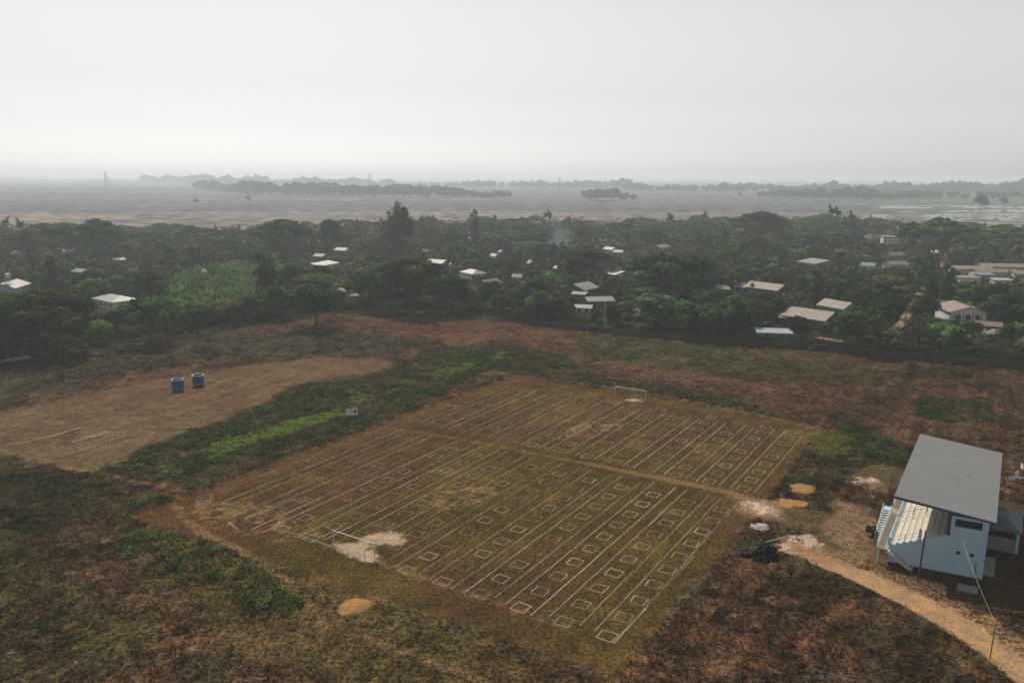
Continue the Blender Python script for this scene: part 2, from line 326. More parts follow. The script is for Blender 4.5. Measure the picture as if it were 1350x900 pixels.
def ground_colour(x, y):
    f = {k: up(v, x, y) for k, v in FIELDS.items()}
    nA = fbm(x, y, 22, 5, 1); nB = fbm(x, y, 6, 5, 11); nC = fbm(x, y, 1.7, 4, 21, 0.7); nD = fbm(x, y, 60, 3, 31)
    nE = fbm(x, y, 10, 5, 41)
    def mix(c, new, m): return c + (new - c) * m[..., None]
    base = np.broadcast_to(alb(84, 64, 49), x.shape + (3,)).copy()
    base = mix(base, alb(62, 52, 38), sstep(nA, 0.42, 0.62))
    base = mix(base, alb(108, 74, 54), sstep(nB, 0.52, 0.7) * 0.6)
    base = mix(base, alb(62, 62, 38), sstep(nE, 0.56, 0.68) * 0.6)
    base = mix(base, alb(122, 98, 74), sstep(nC, 0.62, 0.75) * 0.6)
    nBm = fbm(x, y, 2.4, 4, 161, .65)
    def m(name, w=2.0, amp=5.0, noise=None):
        noise = (.6 * nB + .4 * nBm) if noise is None else noise
        return sstep(f[name] + (noise - 0.5) * amp, -w * 0.5, w * 0.5)
    c = base
    c = mix(c, alb(76, 72, 58), m('scrub', 6, 14) * 0.75)
    c = mix(c, alb(66, 66, 48), m('farscrub', 5, 10) * 0.8)
    c = mix(c, alb(104, 72, 56), m('red1', 6, 16) * 0.7)
    c = mix(c, alb(58, 56, 40), m('darkmid', 3, 12) * 0.7)
    c = mix(c, alb(72, 74, 44), m('green_r', 6, 22) * 0.7)
    c = mix(c, alb(98, 70, 54), m('red_r', 6, 18) * 0.5)
    c = mix(c, alb(46, 48, 32), m('dark_l', 6, 12) * 0.8)
    c = mix(c, alb(66, 68, 38), m('lime_bl', 6, 22) * 0.65)
    c = mix(c, alb(56, 58, 40), m('green_bl', 2, 8) * 0.5)
    tanc = alb(104, 82, 63) + (alb(110, 90, 67) - alb(104, 82, 63)) * sstep(nA, 0.4, 0.6)[..., None]
    along = fbm((x * PV[0] + y * PV[1]) / 9, (x * PU[0] + y * PU[1]) * 1.2, 1.0, 3, 51)     # mower and tyre streaks
    tanc = tanc * (0.78 + 0.44 * along[..., None]); c = mix(c, tanc, .92 * m('tan', 3, 11))
    c = mix(c, alb(60, 58, 40), m('belt', 2, 6) * 0.7)
    c = mix(c, alb(52, 56, 38), m('dark_r', 2, 8) * 0.7)
    c = mix(c, alb(84, 74, 44), m('mown', 4, 8) * 0.6)
    # the pitch: olive to reddish brown short grass
    pit = np.broadcast_to(alb(86, 69, 38), c.shape).copy()
    pq_p = (x - NP[0]) * PU[0] + (y - NP[1]) * PU[1]; pq_q = (x - NP[0]) * PV[0] + (y - NP[1]) * PV[1]
    pit = mix(pit, alb(84, 61, 42), sstep(nA + 0.12 * sstep(-pq_p, 8, 30) + 0.12 * sstep(-pq_q, -45, -5), 0.48, 0.62) * .9)
    pit = mix(pit, alb(112, 94, 48), sstep(nB + 0.12 * sstep(pq_q, 45, 80), 0.56, 0.78) * 0.42)
    pit = mix(pit, alb(72, 62, 35), sstep(nE, 0.5, 0.65) * 0.45)
    streak = fbm(pq_q / 14, pq_p / 0.9, 1.0, 3, 61); pit = pit * (0.82 + 0.36 * streak[..., None])
    edge = m('pitch', 1.6, 4); c = mix(c, pit, edge)
    rim = edge * (1 - m('inner', 3, 3)); c = mix(c, alb(98, 70, 46), rim * sstep(-pq_p, 10, 30) * 0.6)
    rut = fbm(pq_q / 26, pq_p / 1.3, 1.0, 3, 191); c = c * (1 - .34 * (1 - edge) * (1 - np.clip(sstep(rut, .38, .6), 0, 1)) * sstep(pq_p, 20, 50))[..., None]
    mott = sstep(fbm(x, y, 1.3, 4, 141, .7), .34, .64); mo2 = sstep(fbm(x, y, 3.6, 4, 151, .65), .36, .62); pw = (.26 + .49 * (1 - np.maximum(edge, .75 * m('tan', 3, 11))))[..., None]
    c = c * (1 - pw * .62 + pw * 1.24 * (.55 * mott + .45 * mo2)[..., None])
    c = c * 0.78 * (1 - .22 * (sstep(-x, 5, 60) * sstep(115 - y, 0, 40) * sstep(nD, .3, .6)))[..., None]  # darker soil at lower left, deepened by lens vignette painted into the colour
    c = mix(c, alb(120, 98, 62), m('worn', 1.5, 9, nC) * sstep(nC, 0.5, 0.62) * 0.7)
    c = mix(c, alb(120, 94, 66), m('paths', 0.7, 0.8, nC) * 0.7)
    c = mix(c, alb(124, 100, 76), m('sand', 2.5, 8) * 0.8)
    c = mix(c, alb(66, 60, 40), m('sand', 2.5, 8) * sstep(nE, 0.54, 0.62) * 0.8)
    c = mix(c, alb(182, 158, 138), m('white', 1.2, 4, nC) * 0.85)
    c = mix(c, alb(122, 96, 68), m('verge', 2, 3) * 0.9)
    rd = alb(156, 124, 90) * (0.85 + 0.3 * nC[..., None]); c = mix(c, rd, m('road', 1.0, 1.6))
    c = mix(c, alb(140, 96, 70), m('road', 1.0, 1.6) * sstep(y, 94, 100) * 0.5)
    c = mix(c, alb(150, 112, 68), m('orange', 0.5, 1.2, nC))
    c = mix(c, alb(168, 146, 120), sstep(f['bare'] - .5 + (nBm - .5) * 5, -.5, .5) * 0.85)
    c = mix(c, alb(78, 92, 38), m('lime', 1.2, 5, nC) * 0.8 * sstep(nE, .38, .52))
    c = mix(c, alb(72, 78, 36), m('lime_r', 1.5, 9) * 0.7)
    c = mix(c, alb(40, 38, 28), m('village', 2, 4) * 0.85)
    c = mix(c, alb(78, 62, 48), m('building', 2, 4) * 0.7)
    return np.clip(c, 0.004, 0.85), f

# ------------------------------------------------------------------ the ground
GM = ground_mat('soil_and_dry_grass')
STEP = 0.38
gx, gy = np.meshgrid(np.arange(X0, X1, STEP), np.arange(Y0, Y1, STEP))
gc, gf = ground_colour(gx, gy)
rough_amt = 1 - np.clip(sstep(gf['pitch'], -2, 2) + sstep(gf['road'], -1, 1) + sstep(gf['tan'], -2, 2) * 0.7 + sstep(gf['building'], -3, 0), 0, 1)
gz = 0.02 + rough_amt * (0.42 * fbm(gx, gy, 1.5, 3, 71) ** 1.3 + 0.35 * fbm(gx, gy, 7, 3, 72)) * sstep(np.minimum(np.minimum(gx - X0, X1 - gx), np.minimum(gy - Y0, Y1 - gy)), 0, 6)
gz = gz + .22 * sstep(gf['orange'], -.2, 1.0) * (.6 + .8 * fbm(gx, gy, .9, 3, 201)) + .10 * sstep(gf['white'], -.5, 1.0) * fbm(gx, gy, .8, 3, 202)
ny, nx = gx.shape
idx = np.arange(nx * ny).reshape(ny, nx)
quads = np.stack([idx[:-1, :-1], idx[:-1, 1:], idx[1:, 1:], idx[1:, :-1]], -1).reshape(-1, 4)
smooth_a = 1 - .75 * np.clip(np.maximum.reduce([sstep(gf['road'], -.5, .5), sstep(gf['bare'], -.5, .5), sstep(gf['orange'], -.3, .3), .5 * sstep(gf['sand'], -1, 1), sstep(gf['tan'], -1, 2) * .6, .35 * sstep(gf['pitch'], -1, 1)]), 0, 1)
Vall = np.stack([gx, gy, gz], -1).reshape(-1, 3); Call = np.concatenate([gc, smooth_a[..., None]], -1).reshape(-1, 4)
def fmid(name): return gf[name][:-1, :-1].ravel()
cls = np.zeros(len(quads), int)
cls[fmid('tan') > 0] = 2; cls[fmid('pitch') > 0] = 1; cls[fmid('road') > -0.4] = 3
for ci, nm in ((0, 'rough_ground'), (1, 'football_pitch'), (2, 'dry_training_field'), (3, 'dirt_road')):
    q = quads[cls == ci]; used = np.unique(q); remap = np.full(len(Vall), -1, np.int64); remap[used] = np.arange(len(used))
    tag(link(nm, np_mesh(nm, Vall[used], remap[q], GM, cols=Call[used], smooth=True)), kind='structure')

def height_at(x, y):
    i = np.clip(np.round((np.asarray(x) - X0) / STEP).astype(int), 0, nx - 1); j = np.clip(np.round((np.asarray(y) - Y0) / STEP).astype(int), 0, ny - 1)
    return gz[j, i]

# outermost sheet, to the horizon
pm, t_, b_ = new_mat('far_plain'); N_, L_ = t_.nodes, t_.links
tc = N_.new('ShaderNodeTexCoord'); mp = N_.new('ShaderNodeMapping'); mp.inputs['Scale'].default_value = (0.0006, 0.004, 1)
nz = N_.new('ShaderNodeTexNoise'); nz.inputs['Scale'].default_value = 1; nz.inputs['Detail'].default_value = 5
L_.new(tc.outputs['Object'], mp.inputs[0]); L_.new(mp.outputs[0], nz.inputs['Vector'])
cr = N_.new('ShaderNodeValToRGB'); cr.color_ramp.elements[0].position = 0.35; cr.color_ramp.elements[0].color = (.09, .078, .07, 1)
cr.color_ramp.elements[1].position = 0.65; cr.color_ramp.elements[1].color = (.17, .145, .12, 1)
L_.new(nz.outputs['Fac'], cr.inputs[0]); L_.new(cr.outputs[0], b_.inputs['Base Color']); b_.inputs['Roughness'].default_value = 1; b_.inputs['Specular IOR Level'].default_value = 0.05
n = 64; ring = [(24000 * math.cos(2 * math.pi * i / n), 24000 * math.sin(2 * math.pi * i / n), -0.4) for i in range(n)]
tag(MB().add(ring, [tuple(range(n))]).build('ground', pm), kind='structure')

# the dry paddy plain beyond the village (and the village floor)
fx, fy = np.meshgrid(np.arange(-2600, 2600, 16.0), np.concatenate([np.arange(20, 1400, 7.0), np.arange(1400, 6500, 16.0)]))
a = R(8); rx = fx * math.cos(a) - fy * math.sin(a); ry = fx * math.sin(a) + fy * math.cos(a)
cx = np.floor(rx / 150 + 0.8 * _hash(np.floor(ry / 55), np.floor(ry * 0), 5)); cyy = np.floor(ry / 55)
cell = _hash(cx, cyy, 9); big = fbm(fx / 4.0, fy, 190, 4, 81); band = fbm(fx * 0.12, fy, 110, 3, 91)
tanp, dkp, grp = alb(118, 107, 98), alb(90, 89, 96), alb(86, 92, 76)  # plain soil tones, with distance haze put into them as paler, bluer colour
pc = dkp + (tanp - dkp) * np.clip(0.75 * sstep(1050 + 250 * (band - .5) - fy, -100, 150) + 0.55 * sstep(band, .5, .65) + 0.2 * (cell - .5), 0, 1)[..., None]
pc = pc + (grp - pc) * (0.65 * sstep(fx * 0.8 + 420 - 0.0 * fy + 160 * (big - .5), 750, 950) * sstep(fy, 600, 750) * (1 - sstep(fy, 1900, 2400)))[..., None]
pc = pc * (0.85 + 0.3 * cell[..., None]) * (0.8 + 0.4 * big[..., None])
bund = (np.abs((ry / 55) % 1) < 0.12) & (fy > 700); pc[bund] *= 0.72
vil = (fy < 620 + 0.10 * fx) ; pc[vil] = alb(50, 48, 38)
ii = np.arange(fx.size).reshape(fx.shape); pq4 = np.stack([ii[:-1, :-1], ii[:-1, 1:], ii[1:, 1:], ii[1:, :-1]], -1).reshape(-1, 4)
PMt = ground_mat('dry_paddy_soil', fine=0.02)
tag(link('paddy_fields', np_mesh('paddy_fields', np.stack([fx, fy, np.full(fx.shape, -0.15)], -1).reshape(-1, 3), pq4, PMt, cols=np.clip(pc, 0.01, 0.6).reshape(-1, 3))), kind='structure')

# flooded paddies
wm = mat('paddy_water_surface', (0.12, 0.125, 0.12), rough=0.25, var=0.05, scale=0.01, spec=0.9)
wb = MB(); rr = random.Random(3)
for (xa, xb, ya, yb, dens) in ((1165, 1360, 271, 274.5, .9), (1090, 1160, 283, 287, .6), (1195, 1360, 276, 279, .6), (1215, 1360, 281.5, 291, .8), (1290, 1360, 291, 298, .6)):
    y = ya
    while y < yb:
        hgt = rr.uniform(0.8, 1.5); x = xa + rr.uniform(-8, 8)
        while x < xb:
            w = rr.uniform(14, 46)
            if rr.random() < dens:
                p = [G(x + rr.uniform(-2, 2), y), G(x + w, y + rr.uniform(-.1, .2)), G(x + w - rr.uniform(-3, 4), y + hgt), G(x + rr.uniform(-5, 3), y + hgt - rr.uniform(0, .2))]
                wb.add([(q.x, q.y, -0.1) for q in p][::-1], [(0, 1, 2, 3)])
            x += w + rr.uniform(1.5, 9)
        y += hgt + rr.uniform(0.25, 0.7)
tag(wb.build('paddy_water', wm), kind='structure')

# chalk markings on the pitch
cm, t_, b_ = new_mat('worn_chalk'); N_, L_ = t_.nodes, t_.links
b_.inputs['Base Color'].default_value = (0.33, 0.29, 0.22, 1); b_.inputs['Roughness'].default_value = 1; b_.inputs['Specular IOR Level'].default_value = 0
tc = N_.new('ShaderNodeTexCoord'); nz = N_.new('ShaderNodeTexNoise'); nz.inputs['Scale'].default_value = .9; nz.inputs['Detail'].default_value = 8; nz.inputs['Roughness'].default_value = 0.8
L_.new(tc.outputs['Object'], nz.inputs['Vector']); at = N_.new('ShaderNodeAttribute'); at.attribute_name = 'tint'
ad = N_.new('ShaderNodeMath'); ad.operation = 'ADD'; L_.new(nz.outputs['Fac'], ad.inputs[0]); L_.new(at.outputs['Fac'], ad.inputs[1])
mr = N_.new('ShaderNodeMapRange'); mr.inputs['From Min'].default_value = 0.84; mr.inputs['From Max'].default_value = 1.3; mr.inputs['To Max'].default_value = 0.92
L_.new(ad.outputs[0], mr.inputs['Value']); L_.new(mr.outputs[0], b_.inputs['Alpha'])
cv, cf, ct = [], [], []
def strip(a, b_, w, s0, s1=None):
    """chalk line from a to b, strength s"""
    a, b2 = np.array(a), np.array(b_); d = b2 - a; L = np.hypot(*d); d = d / L; nrm = np.array((-d[1], d[0])) * w / 2
    k = max(1, int(L / 2.5)); s1 = s0 if s1 is None else s1
    o = len(cv)
    for i in range(k + 1):
        p = a + d * L * i / k; j = nrm * 0; s = s0 + (s1 - s0) * i / k + random.uniform(-.07, .07)
        off = np.array((-d[1], d[0])) * random.uniform(-.05, .05)
        ww = random.uniform(.7, 1.35)
        for sg in (1, -1): q = p + nrm * sg * ww + off; cv.append((q[0], q[1], 0.034)); ct.append(s)
    for i in range(k): cf.append((o + 2 * i, o + 2 * i + 1, o + 2 * i + 3, o + 2 * i + 2))
def square(p, q, a, s, w=0.13):
    j = lambda: random.uniform(-.08, .08)
    c = [(p - a + j(), q - a + j()), (p + a + j(), q - a + j()), (p + a + j(), q + a + j()), (p - a + j(), q + a + j())]
    for i in range(4):
        if random.random() < 0.1 and s < .5: continue
        strip(PQ(*c[i]), PQ(*c[(i + 1) % 4]), w, s + random.uniform(-.08, .08))
for k in range(-1, 12):
    pc_ = -25.4 + 5.72 * k; right = (pc_ + 26) / 64
    sN = 0.44 + 0.06 * right + (0.1 if k in (2, 3, 9) else 0); sF = 0.42 + 0.06 * right
    strip(PQ(pc_ - 1.9, random.uniform(-.6, .8)), PQ(pc_ - 1.9, 45.6), 0.125, sN + .15 + random.uniform(-.1, .08))
    strip(PQ(pc_ + (1.9 if k < 11 else .95), random.uniform(-.6, .8)), PQ(pc_ + (1.9 if k < 11 else .95), 45.6), 0.125, sN + .15 + random.uniform(-.12, .12))
    strip(PQ(pc_ - 1.9, 50.2), PQ(pc_ - 1.9, 84 + 3 * random.random()), 0.125, sF + .2 + random.uniform(-.1, .1))
    strip(PQ(pc_ + 1.9, 50.2), PQ(pc_ + 1.9, 84 + 3 * random.random()), 0.125, sF + .2 + random.uniform(-.1, .1))
    for i in range(10):
        if k < 6 and random.random() < 0.12: continue
        square(pc_ + (0 if k < 11 else -.3), 0.2 + 4.5 * i + .2, 0.9, sN - .14 * (1 - right) + random.uniform(0.02, .3), 0.13 if k > 5 else .1)
    for i in range(9):
        if k < 6 and random.random() < 0.1: continue
        square(pc_, 51.3 + 4.42 * i, 0.9, sF - .12 * (1 - right) + random.uniform(0.0, .3), 0.12)
strip(PQ(38.45, -0.6), PQ(38.6, 8), 0.22, .75, .6); strip(PQ(38.6, 8), PQ(38.9, 24), 0.15, .35, .55); strip(PQ(38.9, 24), PQ(39, 42), 0.14, .2, .4)
strip(PQ(-13, 0.2), PQ(-3, 0.1), 0.15, .6); strip(PQ(9, 0), PQ(34, 0), 0.14, .42)
strip(PQ(-21.2, -0.4), PQ(-20.8, 9.5), 0.2, .7, .5); strip(PQ(-17.6, -2), PQ(-17.4, 12), 0.2, .7, .5); strip(PQ(-15.4, -2), PQ(-15.5, 6), 0.18, .6, .4)
strip(PQ(-20.8, 9.5), PQ(-17.8, 9.2), 0.15, .45); strip(PQ(-22.5, -2.2), PQ(-19.2, -3.2), 0.2, .6); strip(PQ(-30, 17), PQ(-21, 16.5), .13, .45)
for (a, b_) in (((-36, 1.6), (-33, 3.2)), ((-33, 3.2), (-31.5, 1.6)), ((-33.5, .8), (-31.8, -.4)), ((-28, -.2), (-25, 1.2))): strip(PQ(*a), PQ(*b_), .16, .55)
strip(PQ(40.2, 66), PQ(40, 86), 0.14, .1, .5); strip(PQ(35.6, 80), PQ(36.2, 87), .25, .4, .6)
tag(link('pitch_markings', np_mesh('pitch_markings', np.array(cv), np.array(cf), cm, tint=np.array(ct))), kind='structure')
# faint old chalk stripes on the dry training field
cv, cf, ct = [], [], []
for (xa, ya, xb, yb, s) in ((20, 588, 105, 566, .35), (60, 580, 108, 564, .42), (95, 585, 142, 570, .55), (120, 578, 150, 571, .5), (80, 604, 165, 576, .3), (30, 600, 60, 592, .2), (128, 550, 150, 546, .3), (140, 560, 175, 553, .25), (200, 566, 222, 560, .35), (285, 506, 310, 500, .3), (240, 520, 262, 514, .2), (10, 570, 60, 558, .15)):
    A, B = G(xa, ya), G(xb, yb); strip((A.x, A.y), (B.x, B.y), .28, s + .22)
tag(link('training_field_markings', np_mesh('training_field_markings', np.array(cv) + np.array((0, 0, 0.26)), np.array(cf), cm, tint=np.array(ct))), kind='structure')

# ------------------------------------------------------------------ low growth (uncountable)
LOWM, t_, b_ = new_mat('low_growth_leaves'); at = t_.nodes.new('ShaderNodeAttribute'); at.attribute_name = 'Col'
t_.links.new(at.outputs['Color'], b_.inputs['Base Color']); b_.inputs['Roughness'].default_value = 0.9; b_.inputs['Specular IOR Level'].default_value = 0.02
tr_n = t_.nodes.new('ShaderNodeBsdfTranslucent'); t_.links.new(at.outputs['Color'], tr_n.inputs['Color']); ms_n = t_.nodes.new('ShaderNodeMixShader'); ms_n.inputs[0].default_value = .35
t_.links.new(b_.outputs[0], ms_n.inputs[1]); t_.links.new(tr_n.outputs[0], ms_n.inputs[2]); t_.links.new(ms_n.outputs[0], t_.nodes['Material Output'].inputs['Surface'])

def clumps(name, cx, cy, rad, hgt, k, leaf, cols, seed):
    """domes of small leaf faces; every clump has k leaves"""
    rg = np.random.default_rng(seed); n = len(cx)
    ang = rg.uniform(0, 2 * np.pi, (n, k)); rr_ = np.sqrt(rg.uniform(0, 1, (n, k))); rad_ = rad[:, None]
    irr = 1 + 0.35 * np.sin(ang * 2 + rg.uniform(0, 6, (n, 1))) + 0.2 * np.sin(ang * 5 + rg.uniform(0, 6, (n, 1)))
    x = cx[:, None] + np.cos(ang) * rr_ * rad_ * irr; y = cy[:, None] + np.sin(ang) * rr_ * rad_ * irr
    z = height_at(cx, cy)[:, None] + hgt[:, None] * np.sqrt(np.clip(1 - rr_ ** 2, 0, 1)) * rg.uniform(0.35, 1.0, (n, k))
    c = np.stack([x, y, z], -1).reshape(-1, 3); m_ = len(c)
    d1 = rg.normal(0, 1, (m_, 3)); d1[:, 2] *= 0.35; d1 /= np.linalg.norm(d1, axis=1)[:, None]
    d2 = rg.normal(0, 1, (m_, 3)); d2[:, 2] *= 0.5; d2 -= (d2 * d1).sum(1)[:, None] * d1; d2 /= np.linalg.norm(d2, axis=1)[:, None]
    s = (leaf * rg.uniform(0.6, 1.4, m_))[:, None]
    V = np.stack([c - d1 * s, c + d2 * s * 0.9, c + d1 * s, c - d2 * s * 0.5], 1).reshape(-1, 3)
    F4 = np.arange(len(V)).reshape(-1, 4)
    col = np.repeat(cols, k, 0) * rg.uniform(0.65, 1.35, (m_, 1)); col = np.repeat(col, 4, 0)
    o = link(name, np_mesh(name, V, F4, LOWM, cols=col)); return tag(o, kind='stuff')

def scatter(n, prob, seed, xr=(X0, X1), yr=(Y0, Y1)):
    rg = np.random.default_rng(seed); y = yr[0] + (yr[1] - yr[0]) * rg.uniform(0, 1, n) ** 1.0; x = rg.uniform(*xr, n)
    keep = np.abs(x) < y * 0.68 + 8; x, y = x[keep], y[keep]
    p = prob(x, y); k = rg.uniform(0, 1, len(x)) < p; return x[k], y[k], rg

def free(x, y):
    u_ = {k: up(FIELDS[k], x, y) for k in ('pitch', 'road', 'building', 'sand', 'orange', 'village', 'tan', 'paths', 'mown')}
    return u_, (u_['pitch'] < -0.3) & (u_['road'] < -0.2) & (u_['building'] < 0) & (u_['orange'] < -.2) & (u_['village'] < 1)

def p_green(x, y):
    u_, fr = free(x, y); n1 = fbm(x, y, 5, 3, 101)
    g = np.maximum.reduce([sstep(up(FIELDS['belt'], x, y) + (n1 - .5) * 6, -1, 1.0) * sstep(n1, 0.43, 0.55), sstep(up(FIELDS['green_bl'], x, y) + (n1 - .5) * 6, -1, 1) * sstep(n1, 0.3, 0.46) * .9,
                           sstep(up(FIELDS['dark_r'], x, y), -1, 1) * sstep(n1, .4, .5) * .8, sstep(up(FIELDS['darkmid'], x, y), -1, 2) * .6 * sstep(n1, .42, .55)])
    return np.where(fr & (u_['tan'] < .5) & (u_['paths'] < -.3), g, 0)
x, y, rg = scatter(70000, p_green, 1)
n1 = (up(FIELDS['lime'], x, y) + 3 * (fbm(x, y, 3, 3, 7) - .5) > -0.4) & (fbm(x, y, 10, 5, 41) > .44)
base = alb(62, 78, 40)[None] * np.ones((len(x), 1)); var = rg.uniform(0, 1, (len(x), 1))
base = base + (alb(96, 118, 54) - base) * sstep(var, .5, 1); base[n1] = alb(124, 148, 52) * rg.uniform(.7, 1.2, (n1.sum(), 1))
clumps('green_undergrowth', x, y, rg.uniform(.45, 1.5, len(x)) , np.where(n1, .3, rg.uniform(.35, .9, len(x))), 34, 0.17, base, 2)

def p_dry(x, y):
    u_, fr = free(x, y); n1 = fbm(x, y, 9, 4, 111)
    return np.where(fr & (u_['paths'] < -.2), np.where(u_['tan'] > 0, 0.03, np.where(u_['sand'] > 0, .12, np.where(u_['mown'] > 0, .5, sstep(n1, .3, .6) * .95 + .1))), 0)
x, y, rg = scatter(230000, p_dry, 5)
gcx, _ = ground_colour(x, y)
var = rg.uniform(0, 1, (len(x), 1))
colr = 1.55 * gcx * (0.7 + 0.7 * rg.uniform(0, 1, (len(x), 1))); colr = np.where(var > .85, colr + (alb(52, 62, 30) - colr) * .5, colr); colr = np.where(var < .12, colr + (alb(112, 90, 62) - colr) * .5, colr)
clumps('dry_scrub', x, y, rg.uniform(.15, .5, len(x)) * np.where(rg.uniform(0, 1, len(x)) > .95, 1.7, 1), rg.uniform(.08, .28, len(x)), 8, 0.10, colr, 6)

def p_mid(x, y):
    u_, fr = free(x, y); n1 = fbm(x, y, 11, 4, 171)
    return np.where(fr & (u_['paths'] < -.5) & (u_['tan'] < -1) & (u_['sand'] < 1), np.where(u_['mown'] > 0, .12, sstep(n1, .42, .62) * .9 + .06 + .5 * sstep(up(FIELDS['dark_l'], x, y), -2, 3)), 0)
x, y, rg = scatter(46000, p_mid, 25)
gcx, _ = ground_colour(x, y); var = rg.uniform(0, 1, (len(x), 1)); gr_ = fbm(x, y, 14, 3, 181)[:, None]
colr = gcx * (.9 + .7 * rg.uniform(0, 1, (len(x), 1))); colr = colr + (alb(62, 66, 38) * (.7 + .6 * var) - colr) * sstep(gr_, .42, .6) * .5
clumps('low_weeds', x, y, rg.uniform(.35, 1.0, len(x)), rg.uniform(.2, .55, len(x)), 20, 0.13, colr, 26)

def p_tall(x, y):
    g1 = sstep(up(FIELDS['scrub'], x, y), -3, 3) * .7 + sstep(up(FIELDS['farscrub'], x, y), -3, 3) * .8
    g2 = ((up(FIELDS['village'], x, y) < 3) & (up(FIELDS['village'], x, y) > -9)) * .5
    return np.where(up(FIELDS['village'], x, y) < 3, np.clip((g1 + g2) * sstep(fbm(x, y, 7, 3, 131), .38, .55), 0, 1), 0)
x, y, rg = scatter(20000, p_tall, 8, yr=(150, 320))
gcx, _ = ground_colour(x, y)
clumps('tall_scrub', x, y, rg.uniform(.8, 1.9, len(x)), rg.uniform(.6, 1.5, len(x)), 22, 0.3, gcx * rg.uniform(1.1, 2.2, (len(x), 1)), 9)

# pale stones and litter
sx_, sy_, rg = scatter(5200, lambda x, y: np.where(up(FIELDS['pitch'], x, y) > 0, .05, np.where((up(FIELDS['sand'], x, y) > -4) | (up(FIELDS['verge'], x, y) > -2), .9, .16)) * (up(FIELDS['road'], x, y) < -.3) * (up(FIELDS['village'], x, y) < 0), 12, yr=(50, 200))
n_ = len(sx_); s = rg.uniform(.03, .14, n_) * np.where(rg.uniform(0, 1, n_) > .96, 1.9, 1); sz = height_at(sx_, sy_)
octv = np.array([(1, 0, 0), (0, 1, 0), (-1, 0, 0), (0, -1, 0), (0, 0, .6), (0, 0, -.4)], float)
octf = np.array([(0, 1, 4), (1, 2, 4), (2, 3, 4), (3, 0, 4), (1, 0, 5), (2, 1, 5), (3, 2, 5), (0, 3, 5)])
jit = rg.uniform(.6, 1.4, (n_, 6, 3)); V = octv[None] * jit * s[:, None, None] + np.stack([sx_, sy_, sz + .03], -1)[:, None]
Fs = (octf[None] + 6 * np.arange(n_)[:, None, None]).reshape(-1, 3)
cols = np.repeat(np.array((.28, .255, .225))[None] * rg.uniform(.5, 1.5, (n_, 1)), 6, 0)
tag(link('rubble', np_mesh('rubble', V.reshape(-1, 3), Fs, LOWM, cols=cols)), kind='stuff')

# ------------------------------------------------------------------ the stand (grandstand) beside the pitch
M = {}
M['pale_blue'] = mat('pale_blue_paint', (0.34, 0.48, 0.57), rough=0.8, var=0.10, scale=0.35, bump=0.15, bscale=3)
M['navy'] = mat('navy_paint', (0.035, 0.07, 0.19), rough=0.7, var=0.1)
M['cream'] = mat('cream_concrete', (0.5, 0.46, 0.37), rough=0.85, var=0.08, scale=0.8)
M['grey_conc'] = mat('grey_concrete', (0.2, 0.195, 0.18), rough=0.9, var=0.15, scale=1.2, bump=0.2)
M['dark_conc'] = mat('dark_plinth', (0.05, 0.045, 0.04), rough=0.95, var=0.2)
M['white'] = mat('white_paint', (0.55, 0.55, 0.53), rough=0.7, var=0.06)
M['rail'] = mat('galvanised_rail', (0.5, 0.52, 0.52), rough=0.5, var=0.1)
M['walk'] = mat('worn_walkway_concrete', (0.27, 0.235, 0.19), rough=.95, var=.2, scale=1.5)
M['black'] = mat('black_void', (0.02, 0.02, 0.022), rough=0.6, var=0.1, spec=0.3)
M['steel'] = mat('dark_steel', (0.12, 0.12, 0.12), rough=0.6, var=0.15)
M['roof_grey'] = corrugated('grey_sheet_roof', (0.128, 0.13, 0.134), rough=0.85, axis=1, period=0.9, var=0.06)
M['annex_roof'] = corrugated('blue_grey_sheet_roof', (0.11, 0.13, 0.14), rough=0.6, axis=0, period=0.4, var=0.08)
st = empty('grandstand', (BO[0], BO[1], 0)); tag(st, 'pale blue spectator stand with one grey slanting roof and cream steps', 'grandstand')
def pb(mb, s0, s1, t0, t1, z0, z1):
    """box in stand coordinates; z0/z1 may be pairs (at s0, at s1)"""
    za = z0 if hasattr(z0, '__len__') else (z0, z0); zb = z1 if hasattr(z1, '__len__') else (z1, z1)
    return mb.hexa([BW(s0, t0, za[0]), BW(s1, t0, za[1]), BW(s1, t1, za[1]), BW(s0, t1, za[0]), BW(s0, t0, zb[0]), BW(s1, t0, zb[1]), BW(s1, t1, zb[1]), BW(s0, t1, zb[0])])
NT, SA, SB, ZA, ZB = 9, 0.2, 7.0, 2.55, 5.35
fw = MB()
for (t0, t1) in ((0, 0.25), (29.4, 29.65)):
    for i in range(NT):                                            # stepped side wall below the tiers
        s0, s1 = SA + (SB - SA) * i / NT, SA + (SB - SA) * (i + 1) / NT
        pb(fw, s0, s1, t0, t1, 0.35, ZA + (ZB - ZA) * (i + 0.6) / NT + .12)
    # tower wall, pierced by the wide upper opening and two small ones
    for a_, b2, c_, d_ in ((7.0, 10.9, 0.35, 3.05), (7.0, 7.85, 3.05, 3.6), (8.4, 9.4, 3.05, 3.6), (9.95, 10.9, 3.05, 3.6), (7.0, 10.9, 3.6, 6.75), (7.0, 7.35, 6.75, 7.85), (10.45, 10.9, 6.75, 7.85), (7.0, 10.9, 7.85, 8.12)):
        pb(fw, a_, b2, t0, t1, c_, d_)
pb(fw, SA, SA + .2, .25, 29.4, 0.35, ZA + .12)
pb(fw, 10.65, 10.9, .25, 29.4, 0.35, 6.6); pb(fw, 10.65, 10.9, .25, 29.4, 7.7, 8.0)
for t in np.linspace(1.0, 28.4, 8): pb(fw, 10.65, 10.9, t, t + .5, 6.6, 7.7)
pb(fw, 10.9, 11.1, -.02, .28, 0.35, 8.0)
fw.build('wall', M['pale_blue'], st)
pl = MB(); pb(pl, 0.22, 10.88, .03, 29.6, 0, .35); pl.build('plinth', M['dark_conc'], st, label='dark plinth under the blue wall')
